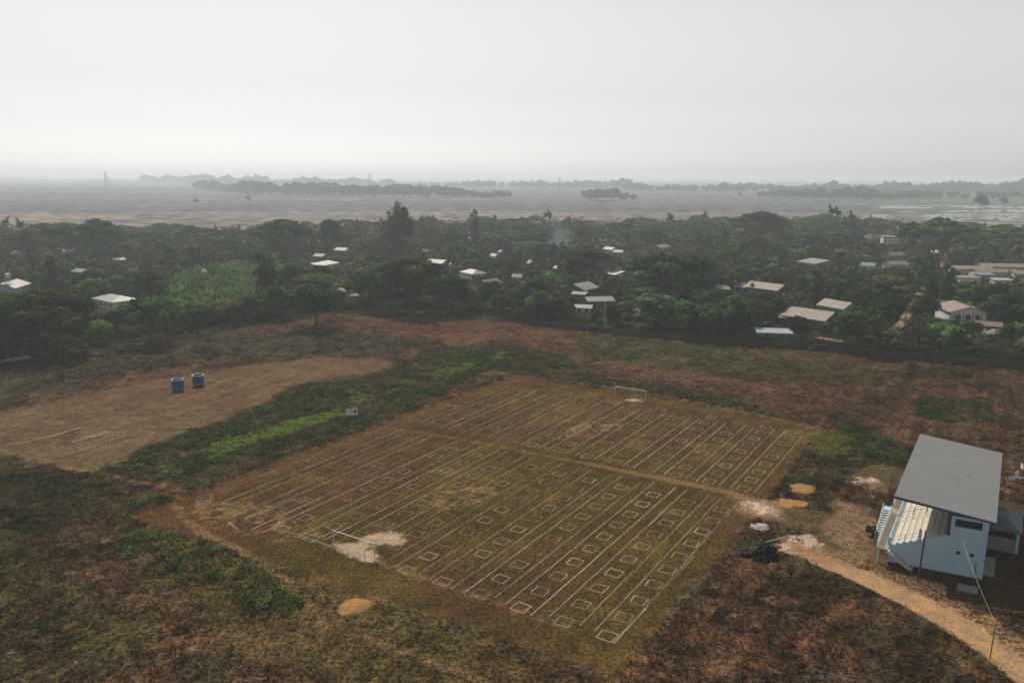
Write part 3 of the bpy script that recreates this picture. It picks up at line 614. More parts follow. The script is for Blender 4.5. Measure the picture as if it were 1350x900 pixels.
for (a_, b2, c_, d_) in ((7.35, 10.45, 6.75, 7.85), (7.85, 8.4, 3.05, 3.6), (9.4, 9.95, 3.05, 3.6)):
    w = MB(); pb(w, a_, b2, .14, .2, c_, d_); wo = w.build('window', M['black'], st)
    w = MB(); e = .05
    pb(w, a_, b2, -.03, .05, c_ - .04, c_ + e); pb(w, a_, b2, -.03, .05, d_ - e, d_ + .03); pb(w, a_ - .04, a_ + e, -.028, .048, c_ - .038, d_ + .028); pb(w, b2 - e, b2 + .04, -.028, .048, c_ - .038, d_ + .028)
    w.build('window_frame', M['pale_blue'], wo)
bl = MB()
for i in range(NT):
    s0, s1 = SA + .2 + (SB - SA - .2) * i / NT, SA + .2 + (SB - SA - .2) * (i + 1) / NT; z = ZA + (ZB - ZA) * (i + .2) / NT + .1
    pb(bl, s0, s1 - .003, .25, 29.4, z - .5, z)
bl.build('seating_steps', M['cream'], st)
be = MB()
for i in range(NT):
    s0 = SA + .2 + (SB - SA - .2) * i / NT; z = ZA + (ZB - ZA) * (i + .2) / NT + .1
    pb(be, s0 + .003, s0 + .09, .26, 29.39, z - .02, z + .012)
be.build('step_edge', M['grey_conc'], st)
nv = MB(); pb(nv, 7.0, 7.15, .25, 29.4, 4.9, 8.5); nv.build('back_wall', M['navy'], st)
zr = lambda s_: 9.6 + (8.2 - 9.6) * (s_ - .2) / 11.6
rf = MB(); pb(rf, 0.2, 11.8, -.12, 30.1, (zr(.2) - .12, zr(11.8) - .12), (zr(.2), zr(11.8))); rf.build('roof', M['roof_grey'], st)
fs_ = MB(); pb(fs_, .22, 11.78, -.10, -.02, (zr(.22) - .4, zr(11.78) - .3), (zr(.22) - .125, zr(11.78) - .125)); pb(fs_, .22, .3, -.02, 30, zr(.22) - .4, zr(.22) - .135)
for t in np.linspace(.3, 29.6, 6): pb(fs_, .32, 11.7, t, t + .2, (zr(.3) - .45, zr(11.7) - .2), (zr(.3) - .14, zr(11.7) - .14))
fs_.build('roof_beam', M['navy'], st)
for t in np.linspace(.5, 29.2, 5):
    c = MB(); pb(c, 6.6, 6.85, t, t + .25, 5.2, zr(6.7) - .45); c.build('column', M['navy'], st)
pier = MB(); pb(pier, .05, .35, -.03, .3, 2.6, 3.75); pier.build('pier', M['pale_blue'], st)
pier = MB(); pb(pier, 3.5, 3.8, -.03, .3, 3.9, 5.5); pier.build('pier', M['pale_blue'], st)
def rail_run(pts, h=1.0, every=None, bars=3, post_r=.05, bar_r=.034):
    r_ = MB()
    for a_, b2 in zip(pts[:-1], pts[1:]):
        A, B = Vector(BW(*a_)), Vector(BW(*b2)); L = (B - A).length; k = max(1, round(L / (every or 1.8)))
        for i in range(k + 1):
            p = A.lerp(B, i / k); r_.tube(p, p + Vector((0, 0, h)), post_r)
        for j in range(bars):
            z = Vector((0, 0, h * (j + 1) / bars)); r_.tube(A + z, B + z, bar_r)
    return r_
zs = lambda s_: ZA + (ZB - ZA) * (s_ - SA) / (SB - SA) + .15
for t in (.12, 9.4, 10.6, 19.5, 20.7):
    rail_run([(.3, t, zs(.3)), (3.6, t, zs(3.6))], 1.0, 1.6, 2).build('handrail', M['rail'], st)
    if t < 1: rail_run([(3.8, t, zs(3.8)), (5.0, t, zs(5.0))], .9, 1.2, 2).build('handrail', M['rail'], st)
# raised walkway on the field side, outer stair, near-end stair
ZW = 2.2
wk = MB(); pb(wk, -1.2, .19, -.5, 29, ZW - .18, ZW); wk.build('walkway', M['walk'], st)
for t in (-.35, 6, 12.5, 18, 23.5, 28.6):
    c = MB(); pb(c, -1.1, -.85, t, t + .25, 0, ZW - .185); c.build('post', M['white'], st)
rail_run([(-1.15, -.45, ZW), (-1.15, 13, ZW)], 1.0, 1.6, 5).build('railing', M['white'], st)
rail_run([(-1.15, 15, ZW), (-1.15, 29, ZW)], 1.0, 1.6, 5).build('railing', M['white'], st)
rail_run([(.05, 1, ZW), (.05, 9.3, ZW)], .9, 1.6, 5).build('railing', M['white'], st)
rail_run([(.05, 10.7, ZW), (.05, 19.4, ZW)], .9, 1.6, 5).build('railing', M['white'], st)
so_ = MB(); n_s = 12
for i in range(n_s):
    z = ZW * (i + 1) / (n_s + 1); t = 7.2 + (13.5 - 7.2) * i / n_s
    pb(so_, -2.3, -1.22, t, t + .4, z - .08, z)
pb(so_, -2.3, -1.22, 13.5, 15, ZW - .15, ZW); so_.build('outer_stair', M['pale_blue'], st)
sr = MB()
A, B = Vector(BW(-2.3, 7.1, 0)), Vector(BW(-2.3, 13.6, ZW)); sr.tube(A + Vector((0, 0, 1)), B + Vector((0, 0, 1)), .04); sr.tube(A + Vector((0, 0, .1)), B + Vector((0, 0, -.05)), .07)
for i in range(6): p = A.lerp(B, i / 5); sr.tube(p, p + Vector((0, 0, 1)), .035)
A, B = Vector(BW(-1.24, 7.1, 0)), Vector(BW(-1.24, 13.6, ZW)); sr.tube(A + Vector((0, 0, .1)), B + Vector((0, 0, -.05)), .07)
sr.build('stair_rail', M['white'], st)
ns = MB(); n_s = 11
for i in range(n_s):
    z = (ZW - .1) * (1 - i / n_s); s_ = .15 + 3.0 * i / n_s
    pb(ns, s_, s_ + .3, -.95, -.06, max(0, z - .28), z)
ns.build('end_stair', M['cream'], st)
ns = MB(); A, B = Vector(BW(.3, -.98, ZW)), Vector(BW(3.3, -.98, 0.05))
ns.tube(A + Vector((0, 0, .9)), B + Vector((0, 0, .9)), .03)
for i in range(5): p = A.lerp(B, i / 4); ns.tube(p, p + Vector((0, 0, .9)), .025)
pb(ns, .17, .2, -.95, 0, ZW - .2, ZW); ns.build('stair_rail', M['rail'], st)
dp = MB(); dp.tube(BW(10.3, -.08, .4), BW(10.2, -.08, 2.6), .05); dp.build('drain_pipe', M['steel'], st)
bs = MB(); pb(bs, 10.9, 12.4, 2, 8, 0, .18); bs.build('back_step', M['grey_conc'], st)

# annex behind the stand
an = empty('open_shed', (BO[0], BO[1], 0)); tag(an, 'small hip roofed shelter on blue posts behind the grandstand', 'shed')
hr = MB(); e0, e1, f0, f1, zb_, zt = 10.95, 15.1, 10.6, 18.0, 3.15, 4.2
pts = [BW(e0, f0, zb_), BW(e1, f0, zb_), BW(e1, f1, zb_), BW(e0, f1, zb_), BW(e0, 12.6, zt), BW(13.3, 12.8, zt), BW(13.3, 16, zt), BW(e0, 16, zt)]
lo = [(p[0], p[1], p[2] - .12) for p in pts[:4]]
hr.add(pts + lo, [(0, 1, 5, 4), (1, 2, 6, 5), (2, 3, 7, 6), (4, 5, 6, 7), (8, 11, 10, 9), (0, 8, 9, 1), (1, 9, 10, 2), (2, 10, 11, 3), (3, 11, 8, 0)]); hr.build('roof', M['annex_roof'], an)
for a_, b2 in ((14.5, 10.9), (14.5, 14.2), (14.5, 17.5), (11.2, 17.5)):
    c = MB(); pb(c, a_, a_ + .35, b2, b2 + .35, 0, zb_ - .13); c.build('post', M['pale_blue'], an)
c = MB(); pb(c, 11.0, 14.5, 10.95, 11.1, 0, 2.0); pb(c, 14.6, 14.75, 11.3, 14.1, 0, 1.1); c.build('low_wall', M['grey_conc'], an)

# slab, poles, wire near the stand
sb = MB(); pb(sb, 8.55, 10.8, -4.0, -2.15, 0, .22); pb(sb, 8.7, 9.6, -3.8, -2.3, .222, .26); tag(sb.build('concrete_slab', M['grey_conc'], None, (BO[0], BO[1], 0)), 'flat concrete slab in the shade before the blue end wall', 'slab')
def pole(name, a, h, r, label, m, lean=(0, 0), arms=True, cat='pole', group=None):
    t = empty(name, a); tag(t, label, cat, group); top = Vector((lean[0], lean[1], h))
    MB().tube((0, 0, 0), top, r, r * .7, 8).build('shaft', m, t)
    if arms:
        MB().box((top.x, top.y, h - .25), (1.4, .1, .1), .4).build('crossarm', m, t)
        ins = MB()
        for q in (-.6, 0, .6): ins.tube((top.x + q * math.cos(.4), top.y + q * math.sin(.4), h - .2), (top.x + q * math.cos(.4), top.y + q * math.sin(.4), h + .02), .05)
        ins.build('insulator', M['white'], t)
    return t
M['pole_dark'] = mat('weathered_timber', (0.07, 0.065, 0.06), rough=0.9, var=0.2)
M['pole_pale'] = mat('pale_concrete_pole', (0.32, 0.3, 0.27), rough=0.9, var=0.15)
pole('utility_pole', (51.5, 92.5, 0), 6.9, .13, 'dark leaning pole right in front of the blue end wall', M['pole_dark'], (.25, 0), arms=False)
pole('utility_pole', (50.95, 76.02, 0), 4.2, .06, 'thin dark pole on the far side of the dirt road, carrying the wire', M['pole_dark'], (.1, 0), arms=False)
pole('utility_pole', (47.0, 73.2, 0), 2.6, .045, 'short thin stake in grass beside the dirt road', M['pole_pale'], (.02, 0), arms=False)
pole('utility_pole', tuple(G(1224, 772)), 2.0, .05, 'short thin stake at the foot of the blue end wall', M['pole_dark'], (.02, 0), arms=False)
wr = MB(); A = Vector((51.05, 76.02, 4.15)); B = Vector(BA(8.0, -.02) + (6.2,)); prev = A
for i in range(1, 17):
    q = i / 16; p = A.lerp(B, q) - Vector((0, 0, .5 * 4 * q * (1 - q))); wr.tube(prev, p, .010, n=5); prev = p
tag(wr.build('overhead_wire', M['rail']), 'pale sagging wire from the thin roadside pole to the blue wall', 'wire')

# black plastic heap, planks, pile, chairs
def lump(name, c, size, m, seed, sub=3, sharp=.35):
    import bmesh
    bm = bmesh.new(); bmesh.ops.create_icosphere(bm, subdivisions=sub, radius=1); rg_ = random.Random(seed); o_ = [rg_.uniform(0, 50) for _ in range(3)]
    from mathutils import noise as mn
    for v in bm.verts:
        k = 1 + sharp * mn.noise(v.co * 1.7 + Vector(o_)) + sharp * .5 * mn.noise(v.co * 4 + Vector(o_)); v.co *= k
        v.co = Vector((v.co.x * size[0], v.co.y * size[1], max(-.05, v.co.z * size[2])))
    me = bpy.data.meshes.new(name); bm.to_mesh(me); bm.free(); me.materials.append(m); return link(name, me, None, c)
M['black_plastic'] = mat('black_plastic', (0.008, 0.009, 0.011), rough=0.8, var=0.3, spec=0.1)
g0 = G(1003, 737)
for i, (dx, dy, sx2, sy2, sz2, lb) in enumerate(((1.1, .9, .95, .8, 1.15, 'tallest black plastic bundle of the heap by the pitch'), (-.5, .4, .7, .5, .6, 'middle black plastic bundle between its two larger neighbours'), (-2.0, 0.1, .8, .45, .45, 'long low black plastic bundle at the pitch end of the heap'), (-.1, -1.2, .8, .6, .5, 'squat black plastic bundle lying nearest the camera'), (1.5, -.4, .5, .6, .6, 'small black plastic bundle against the tallest one'))):
    tag(lump('plastic_bundle', (g0.x + dx, g0.y + dy, 0.1), (sx2 * 1.35, sy2 * 1.35, sz2 * 1.4), M['black_plastic'], i, 3, .45), lb, 'bundle', 'black plastic bundles on the grass')
M['gravel'] = mat('pale_gravel', (0.3, 0.26, 0.23), rough=0.95, var=0.3, scale=9, bump=.6, bscale=14)
g1 = G(1003, 697); tag(lump('gravel_pile', (g1.x, g1.y, 0), (1.9, 1.7, .55), M['gravel'], 9, 4, .2), 'low round pile of pale gravel between pitch and dirt road', 'pile')
pk = MB(); A, B = G(1008, 718), G(1036, 712); A.z = .35; B.z = .5; pk.tube(A, B, .1, .08, 8); tag(pk.build('wooden_log', M['pole_pale']), 'thin pale log lying just beyond the black bundles', 'log')
pk = MB(); A, B = G(1013, 715), G(1040, 710); A.z = .3; B.z = .4; pk.tube(A, B, .06, .05, 8); tag(pk.build('wooden_log', M['pole_dark']), 'thinner dark log behind the pale one by the bundles', 'log')
for i, (x_, y_, w_) in enumerate(((1343, 633, 1.1), (1350, 621, 1.0), (1334, 636, .9))):
    g2 = G(x_, y_); t = empty('white_chair', g2, .4 + i); tag(t, ('white plastic chair standing behind the roof corner', 'far white plastic chair cut by the photo edge', 'white plastic chair tipped over in the dark grass')[i], 'chair', 'white chairs behind the stand')
    MB().box((0, 0, .45 * w_), (.9 * w_, .85 * w_, .06)).build('seat', M['white'], t); MB().box((0, .42 * w_, .9 * w_), (.9 * w_, .06, .8 * w_)).build('backrest', M['white'], t)
    for q in ((-.4, -.38), (.4, -.38), (-.4, .38), (.4, .38)): MB().tube((q[0] * w_, q[1] * w_, 0), (q[0] * w_, q[1] * w_, .43 * w_), .05).build('leg', M['white'], t)
# dark sheet at the bottom edge
ds = MB(); a_, b2, c_, d_ = G(1062, 884), G(1125, 903), G(1118, 930), G(1050, 915)
ds.hexa([(p.x, p.y, .3) for p in (d_, c_, b2, a_)] + [(p.x, p.y, .42) for p in (d_, c_, b2, a_)])
shd = empty('dark_tarpaulin', (0, 0, 0)); tag(shd, 'dark tarpaulin spread on the grass with a pale pole along one edge', 'tarpaulin'); ds.build('sheet', M['dark_conc'], shd)
MB().tube((a_.x, a_.y, .48), (b2.x, b2.y, .48), .04).build('edge_pole', M['grey_conc'], shd)

# ------------------------------------------------------------------ goals, blue booths, noticeboard
M['goal'] = mat('white_goal_tube', (0.58, 0.58, 0.56), rough=0.5, var=0.05)
M['goal_thin'] = mat('grey_support_tube', (0.4, 0.4, 0.38), rough=0.6, var=0.1)
def goal(q, sgn, label):
    c = PQ(0.0 if sgn < 0 else 0.0, q); t = empty('football_goal', (c[0], c[1], 0), R(-31.6)); tag(t, label, 'goal', 'goals at the pitch ends')
    w = 3.68; MB().tube((-w, 0, 2.44), (w, 0, 2.44), .065, n=8).build('crossbar', M['goal'], t)
    for s_ in (-1, 1):
        MB().tube((s_ * w, 0, 0), (s_ * w, 0, 2.5), .065, n=8).build('post', M['goal'], t)
        MB().tube((s_ * w, 0, 2.42), (s_ * w, sgn * 1.9, 2.3), .035).build('top_stay', M['goal_thin'], t)
        MB().tube((s_ * w, sgn * 1.9, 0), (s_ * w, sgn * 1.9, 2.32), .035).build('rear_post', M['goal_thin'], t)
goal(.1, -1, 'near football goal before the pale bare goalmouth')
goal(90.7, 1, 'far football goal at the scrub end of pitch')
M['blue'] = mat('blue_sheet', (0.025, 0.06, 0.2), rough=0.6, var=0.15, scale=2)
M['teal'] = mat('faded_teal_sheet', (0.12, 0.2, 0.2), rough=0.7, var=0.2)
for (x_, y_, lb) in ((235, 514, 'nearer of the two blue tarpaulin booths on the dry field'), (262, 508, 'farther of the two blue tarpaulin booths on the dry field')):
    g2 = G(x_, y_); t = empty('tarpaulin_booth', g2, R(14)); tag(t, lb, 'booth', 'blue booths on the dry field'); w = 1.15
    MB().box((0, -w, 1.6), (2 * w, .04, 1.9)).box((0, w, 1.6), (2 * w, .04, 1.9)).box((-w, 0, 1.6), (.04, 2 * w - .06, 1.9)).box((w, 0, 1.6), (.04, 2 * w - .06, 1.9)).build('side_sheet', M['blue'], t)
    MB().box((0, -w, .52), (2 * w, .035, .2)).box((w, 0, .52), (.035, 2 * w - .06, .2)).build('skirt', M['teal'], t)
    MB().box((0, 0, .5), (2 * w - .1, 2 * w - .1, .12)).build('floor_board', M['dark_conc'], t)
    MB().box((0, -w, 2.6), (2 * w + .1, .1, .08)).box((0, w, 2.6), (2 * w + .1, .1, .08)).box((-w, 0, 2.6), (.1, 2 * w - .1, .08)).box((w, 0, 2.6), (.1, 2 * w - .1, .08)).build('top_rim', M['rail'], t)
    for q in ((-1, -1), (1, -1), (-1, 1), (1, 1)): MB().tube((q[0] * w * .97, q[1] * w * .97, 0), (q[0] * w * .97, q[1] * w * .97, 2.6), .05).build('post', M['steel'], t)
g2 = G(464, 551); t = empty('noticeboard', g2, R(24)); tag(t, 'white noticeboard on two legs at the edge of the green scrub', 'noticeboard')
MB().box((0, 0, 1.35), (2.5, .06, 1.5)).build('panel', M['white'], t)
for q in (-1.0, 1.0): MB().tube((q, .06, 0), (q, .06, 2.0), .05).build('leg', M['steel'], t)
MB().box((.75, -.045, 1.45), (.55, .02, .6)).build('dark_panel', M['navy'], t); MB().box((0.1, -.045, 1.85), (1.0, .02, .12)).box((.05, -.045, 1.6), (.6, .02, .1)).build('marking', M['goal_thin'], t)
MB().box((-.95, .25, .3), (.5, .4, .5), .3).build('footing', M['grey_conc'], t)

# ------------------------------------------------------------------ houses
RM = {'white': corrugated('pale_sheet_roof', (0.24, 0.237, 0.228), rust=(0.12, 0.108, 0.095)),
      'tan': corrugated('tan_sheet_roof', (0.21, 0.175, 0.145), rust=(0.13, 0.095, 0.075)),
      'pink': corrugated('faded_red_sheet_roof', (0.21, 0.155, 0.135), rust=(0.14, 0.09, 0.07)),
      'grey': corrugated('grey_weathered_roof', (0.17, 0.165, 0.158), rust=(0.14, 0.115, 0.095)),
      'brown': corrugated('brown_thatch_roof', (0.16, 0.12, 0.085), rust=(0.12, 0.09, 0.06)),
      'blue': corrugated('pale_blue_sheet_roof', (0.23, 0.285, 0.33), rust=(0.22, 0.24, 0.26))}
WMt = {'white': mat('white_house_wall', (0.55, 0.54, 0.52), var=.1, scale=.5), 'blue': mat('blue_house_wall', (0.24, 0.38, 0.48), var=.1, scale=.5),
       'brown': mat('brown_timber_wall', (0.11, 0.085, 0.065), var=.2, scale=2), 'cream': mat('cream_house_wall', (0.42, 0.38, 0.31), var=.12, scale=.5),
       'grey': mat('grey_block_wall', (0.24, 0.235, 0.22), var=.15, scale=1), 'teal': mat('teal_house_wall', (0.16, 0.27, 0.26), var=.12, scale=.5)}
M['trim'] = mat('dark_timber_trim', (0.05, 0.04, 0.035), var=.1)
M['pane'] = mat('dark_window_glass', (0.03, 0.035, 0.04), rough=.25, var=.1, spec=.5)
HOUSES = []
def house(x_, y_, wpx, roof, wall, label, depth=None, h=2.7, rise=1.3, rz=None, cat='house', form='gable', storeys=1, win=2, name='house'):
    """x_, y_: where the middle of the roof shows in the photo; wpx: how wide it shows"""
    wpx = wpx * 1.12; g = G(x_, y_, h + rise * .5); d = g.y; W_ = wpx * d / FPX; W_ = max(3, W_); D_ = depth or W_ * .7
    rz = R(-31.6 + 90 * 0) if rz is None else R(rz)
    g = Vector((g.x, g.y, 0)); HOUSES.append((g.x, g.y, max(W_, D_) * .55, h))
    t = empty(name, g, rz); tag(t, label, cat, 'village houses' if cat == 'house' else None)
    ov = .6; hw, hd = W_ / 2 - ov, D_ / 2 - ov; wm_ = WMt[wall]
    wb_ = MB().box((0, 0, h / 2), (2 * hw, 2 * hd, h))
    if form == 'gable':
        for s_ in (-1, 1): wb_.add([(s_ * hw, -hd, h), (s_ * hw, hd, h), (s_ * hw, 0, h + rise * hd / (hd + ov)), (s_ * (hw - .15), -hd, h), (s_ * (hw - .15), hd, h), (s_ * (hw - .15), 0, h + rise * hd / (hd + ov))], [(0, 1, 2), (3, 5, 4), (0, 2, 5, 3), (1, 4, 5, 2)])
    wb_.build('wall', wm_, t)
    th = .1; r_ = MB(); X, Y = hw + ov, hd + ov
    if form == 'gable':
        for s_ in (-1, 1):
            r_.hexa([(-X, s_ * Y, h), (X, s_ * Y, h), (X, 0, h + rise), (-X, 0, h + rise), (-X, s_ * Y, h + th), (X, s_ * Y, h + th), (X, 0, h + rise + th), (-X, 0, h + rise + th)])
    elif form == 'hip':
        k = min(X, Y) * .8; ridge = [(-X + k, 0, h + rise), (X - k, 0, h + rise)] if X >= Y else [(0, -Y + k, h + rise), (0, Y - k, h + rise)]
        vs = [(-X, -Y, h + .05), (X, -Y, h + .05), (X, Y, h + .05), (-X, Y, h + .05)] + ridge + [(-X, -Y, h - .05), (X, -Y, h - .05), (X, Y, h - .05), (-X, Y, h - .05)]
        fs2 = [(0, 1, 5, 4), (1, 2, 5), (2, 3, 4, 5), (3, 0, 4)] if X >= Y else [(0, 1, 4), (1, 2, 5, 4), (2, 3, 5), (3, 0, 4, 5)]
        r_.add(vs, fs2 + [(6, 9, 8, 7), (0, 6, 7, 1), (1, 7, 8, 2), (2, 8, 9, 3), (3, 9, 6, 0)])
    else:
        r_.hexa([(-X, -Y, h + .02), (X, -Y, h + .02), (X, Y, h + rise), (-X, Y, h + rise), (-X, -Y, h + .02 + th), (X, -Y, h + .02 + th), (X, Y, h + rise + th), (-X, Y, h + rise + th)])
    ro = r_.build('roof', RM[roof], t)
    if form == 'gable' and wpx > 14: MB().box((0, 0, h + rise + th), (2 * X, .25, .06)).build('ridge_cap', RM['grey'], ro)
    fl = max(1, storeys)
    for f_ in range(fl):
        zc = h * (f_ + .55) / fl
        for i in range(win):
            xx = -hw + (i + .5) * 2 * hw / win
            if f_ == 0 and i == 0: continue
            w_ = MB().box((xx, -hd - .02, zc), (min(1.1, hw * .5), .06, 1.0)).build('window', M['trim'], t)
            MB().box((xx, -hd - .06, zc), (min(.9, hw * .4), .03, .8)).build('pane', M['pane'], w_)
        w_ = MB().box((hw + .02, 0, zc), (.06, 1.1, 1.0)).build('window', M['trim'], t)
    MB().box((-hw + hw / win, -hd - .02, 1.0), (.95, .06, 2.0)).build('door', M['trim'], t)
    return t, hw, hd
H = house
t, hw, hd = H(152, 391, 52, 'white', 'white', 'white two-storey house with pale roof behind the first trees', depth=10, h=6.4, rise=1.5, rz=-38, form='hip', storeys=2, win=4)
MB().box((0, -hd - .1, 3.2), (2 * hw + .1, .12, .2)).build('floor_band', M['trim'], t)
t, hw, hd = H(12, 374, 46, 'tan', 'blue', 'blue walled house with tan roof and a water tank above', depth=11, h=4.2, rise=2.0, rz=-80, win=3)
g2 = G(14, 392); t = empty('water_tank', (g2.x, g2.y, 0)); tag(t, 'white water tank on a tall frame above the blue house', 'water tank')
MB().tube((0, 0, 8.2), (0, 0, 9.8), 1.0, n=14).build('tank', M['white'], t)
for q in ((-.8, -.8), (.8, -.8), (-.8, .8), (.8, .8)): MB().tube((*q, 0), (*q, 8.2), .1).build('leg', M['white'], t)
SM = [
 (156, 341, 16, 'white', 'grey', 'tiny pale roofed house deep behind the white two-storey house', 'gable'),
 (176, 355, 12, 'grey', 'brown', 'small grey roofed hut just beyond the white two-storey house', 'gable'),
 (108, 356, 22, 'grey', 'brown', 'low grey roofed hut between the blue and the white houses', 'gable'),
 (310, 345, 12, 'pink', 'cream', 'small pinkish roofed house beyond the banana grove', 'gable'),
 (20, 333, 14, 'pink', 'cream', 'far pinkish roofed house at the photo edge, beyond the blue house', 'gable'),
 (88, 330, 12, 'white', 'white', 'far tiny white roofed house in the leftmost woodland', 'gable'),
 (262, 356, 18, 'grey', 'grey', 'grey roofed hut at the back of the banana grove', 'hip'),
 (452, 328, 18, 'pink', 'cream', 'pinkish roofed house right of the dark trees near the wood edge', 'gable'),
 (423, 336, 16, 'white', 'brown', 'short white roofed hut left of the pinkish roofed house', 'gable'),
 (428, 347, 34, 'tan', 'cream', 'long tan roofed shed behind the trees above the lone tree', 'shed'),
 (537, 339, 14, 'tan', 'brown', 'tan roofed hut hidden beside the two-storey tan house', 'gable'),
 (620, 315, 12, 'white', 'white', 'tiny bright white house deep in the middle woodland', 'gable'),
 (652, 336, 14, 'white', 'grey', 'white roofed hut, nearer of a pair above the brown gable', 'gable'),
 (661, 331, 10, 'white', 'grey', 'white roofed hut, farther of a pair above the brown gable', 'gable'),
 (605, 365, 14, 'white', 'brown', 'short pale roof left of the brown gabled house', 'gable'),
 (624, 357, 30, 'white', 'white', 'wide white roofed house in the middle of the village', 'hip'),
 (645, 371, 26, 'tan', 'brown', 'brown walled house with dull tan roof, left of the pole', 'gable'),
 (683, 363, 14, 'white', 'grey', 'white roofed hut right of the brown walled tan house', 'gable'),
 (617, 378, 12, 'pink', 'brown', 'low reddish hut below the brown walled tan house', 'gable'),
 (805, 327, 16, 'white', 'white', 'white roofed house beyond the smoke', 'gable'),
 (816, 331, 12, 'white', 'grey', 'grey walled white roofed hut touching the house beyond the smoke', 'gable'),
 (871, 324, 22, 'tan', 'grey', 'pale tan roofed house alone among the far middle trees', 'gable'),
 (894, 341, 16, 'tan', 'brown', 'tan roofed hut behind the great dark spreading tree', 'gable'),
 (812, 359, 20, 'blue', 'white', 'blue and white roofed shack left of the great dark tree', 'shed'),
 (952, 379, 18, 'grey', 'brown', 'low grey roof left of the tan and pink long house', 'shed'),
 (986, 376, 22, 'white', 'brown', 'pale roofed wing joined to the tan and pink long house', 'gable'),
 (1072, 344, 32, 'grey', 'grey', 'long flat grey roof in the right middle woodland', 'shed'),
 (1158, 312, 14, 'white', 'grey', 'low white roof left of the tall white building', 'gable'),
 (1180, 334, 20, 'grey', 'cream', 'grey roofed house below the tall white building', 'gable'),
 (1145, 348, 16, 'blue', 'white', 'small bluish roofed house left of the wide tan roof', 'gable'),
 (1181, 346, 26, 'tan', 'white', 'wide tan roofed house below the grey roofed one', 'gable'),
 (1133, 356, 12, 'white', 'white', 'tiny white roof under the small bluish roofed house', 'gable'),
 (1234, 331, 12, 'white', 'cream', 'small domed pale hut above the village lane', 'hip'),
 (1020, 340, 14, 'grey', 'grey', 'faint grey roof deep behind the pale roofed wing', 'gable'),
 (700, 345, 12, 'grey', 'brown', 'grey hut just left of the smoke', 'gable'),
 (560, 330, 10, 'pink', 'cream', 'small pink roof left above the two-storey tan house', 'gable'),
 (735, 352, 12, 'tan', 'brown', 'little tan hut near the source of the smoke', 'gable'),
 (1105, 330, 12, 'grey', 'brown', 'little grey roof left of the tall white building, under palms', 'gable'),
 (1333, 322, 18, 'grey', 'brown', 'far grey roof at the photo edge above the long sheds', 'gable'),
]
for (a_, b2, w_, rf_, wl_, lb, fm) in SM: H(a_, b2, w_, rf_, wl_, lb, form=fm, rz=random.choice((-31.6, 48, -55, 62, 10, -70)), h=random.uniform(2.4, 3.2), rise=random.uniform(1.2, 1.9))
H(577, 344, 26, 'tan', 'brown', 'two-storey brown house with tan roof in the middle village', h=5.2, rise=1.6, storeys=2, rz=-31.6)
H(590, 348, 12, 'white', 'blue', 'pale blue annex touching the two-storey brown house', h=3.6, rise=1.0, rz=-31.6)
H(766, 376, 34, 'white', 'brown', 'brown house with wide pale grey gable roof behind the front trees', h=3.6, rise=2.2, rz=52, depth=11)
H(764, 386, 18, 'white', 'brown', 'white lean-to roof below the wide pale gable', h=2.4, rise=.8, form='shed', rz=-20)
H(789, 393, 34, 'grey', 'brown', 'dark barn with low grey brown roof beside the pale pole', h=2.8, rise=1.2, rz=10, depth=9)
H(769, 404, 22, 'white', 'white', 'sunlit white sheet shack half hidden beneath the dark barn', h=2.0, rise=.6, form='shed', rz=-10)
H(1012, 376, 46, 'pink', 'brown', 'long tan and pink roofed house with dark walls', h=3.4, rise=2.2, rz=-50, depth=11)
H(1020, 436, 42, 'blue', 'grey', 'bluish white roofed shed right against the boundary wall', h=2.3, rise=.5, form='shed', rz=-8, depth=6, name='shed')
H(1070, 412, 58, 'tan', 'brown', 'large tan roofed hall with dark walls behind the wall', h=3.6, rise=2.4, rz=-48, depth=13)
H(1042, 416, 26, 'white', 'brown', 'white edged wing on the field side of the large tan hall', h=3.0, rise=1.0, form='shed', rz=-22)
H(1105, 400, 40, 'pink', 'teal', 'pink gable house with teal wall behind the large tan hall', h=3.2, rise=2.2, rz=-62, depth=9)
H(1174, 311, 20, 'white', 'white', 'tall white flat topped building far off on the village edge', h=7, rise=.5, form='hip', storeys=3, win=4, rz=-10)
for (a_, b2, w_, rf_, lb) in ((1280, 352, 44, 'tan', 'first long tan shed of the compound, beside the lane'), (1322, 349, 56, 'tan', 'far long tan shed on the back side of the compound'), (1310, 356, 48, 'tan', 'middle long tan shed in front of the far one'), (1346, 358, 26, 'pink', 'pinkish shed end cut by the photo edge')):
    H(a_, b2, w_, rf_, 'cream', lb, h=3.6, rise=1.3, rz=-6, depth=11, win=5, name='long_shed')
H(1276, 364, 26, 'white', 'white', 'white fronted house below the first long tan shed', h=4, rise=.6, form='hip', rz=-6)
H(1298, 361, 20, 'grey', 'teal', 'dark green roofed block between the long tan sheds', h=3, rise=.6, form='shed', rz=-6)
H(1320, 368, 22, 'blue', 'white', 'small bluish canopy in front of the long tan sheds', h=3, rise=.4, form='shed', rz=-6)
t, hw, hd = H(1267, 404, 54, 'pink', 'white', 'half-timbered white house with broad pinkish gable above the lawn', h=5.6, rise=2.0, rz=80, depth=12.5, win=2, storeys=2)
tr_ = MB()
for i in range(9): yy = -hd + i * 2 * hd / 8; tr_.box((-hw - .03, yy, 4.0), (.06, .22, 3.0))
tr_.box((-hw - .035, 0, 2.6), (.07, 2 * hd, .25)); tr_.build('timber_frame', M['trim'], t)
for i in (-1, 0, 1):
    w_ = MB().box((-hw - .05, i * 3.0, 4.0), (.08, 1.5, 1.6)).build('window', M['pane'], t)
H(1265, 418, 40, 'tan', 'cream', 'low tan roofed porch in front of the half-timbered house', h=2.2, rise=.7, form='shed', rz=-8, depth=4)
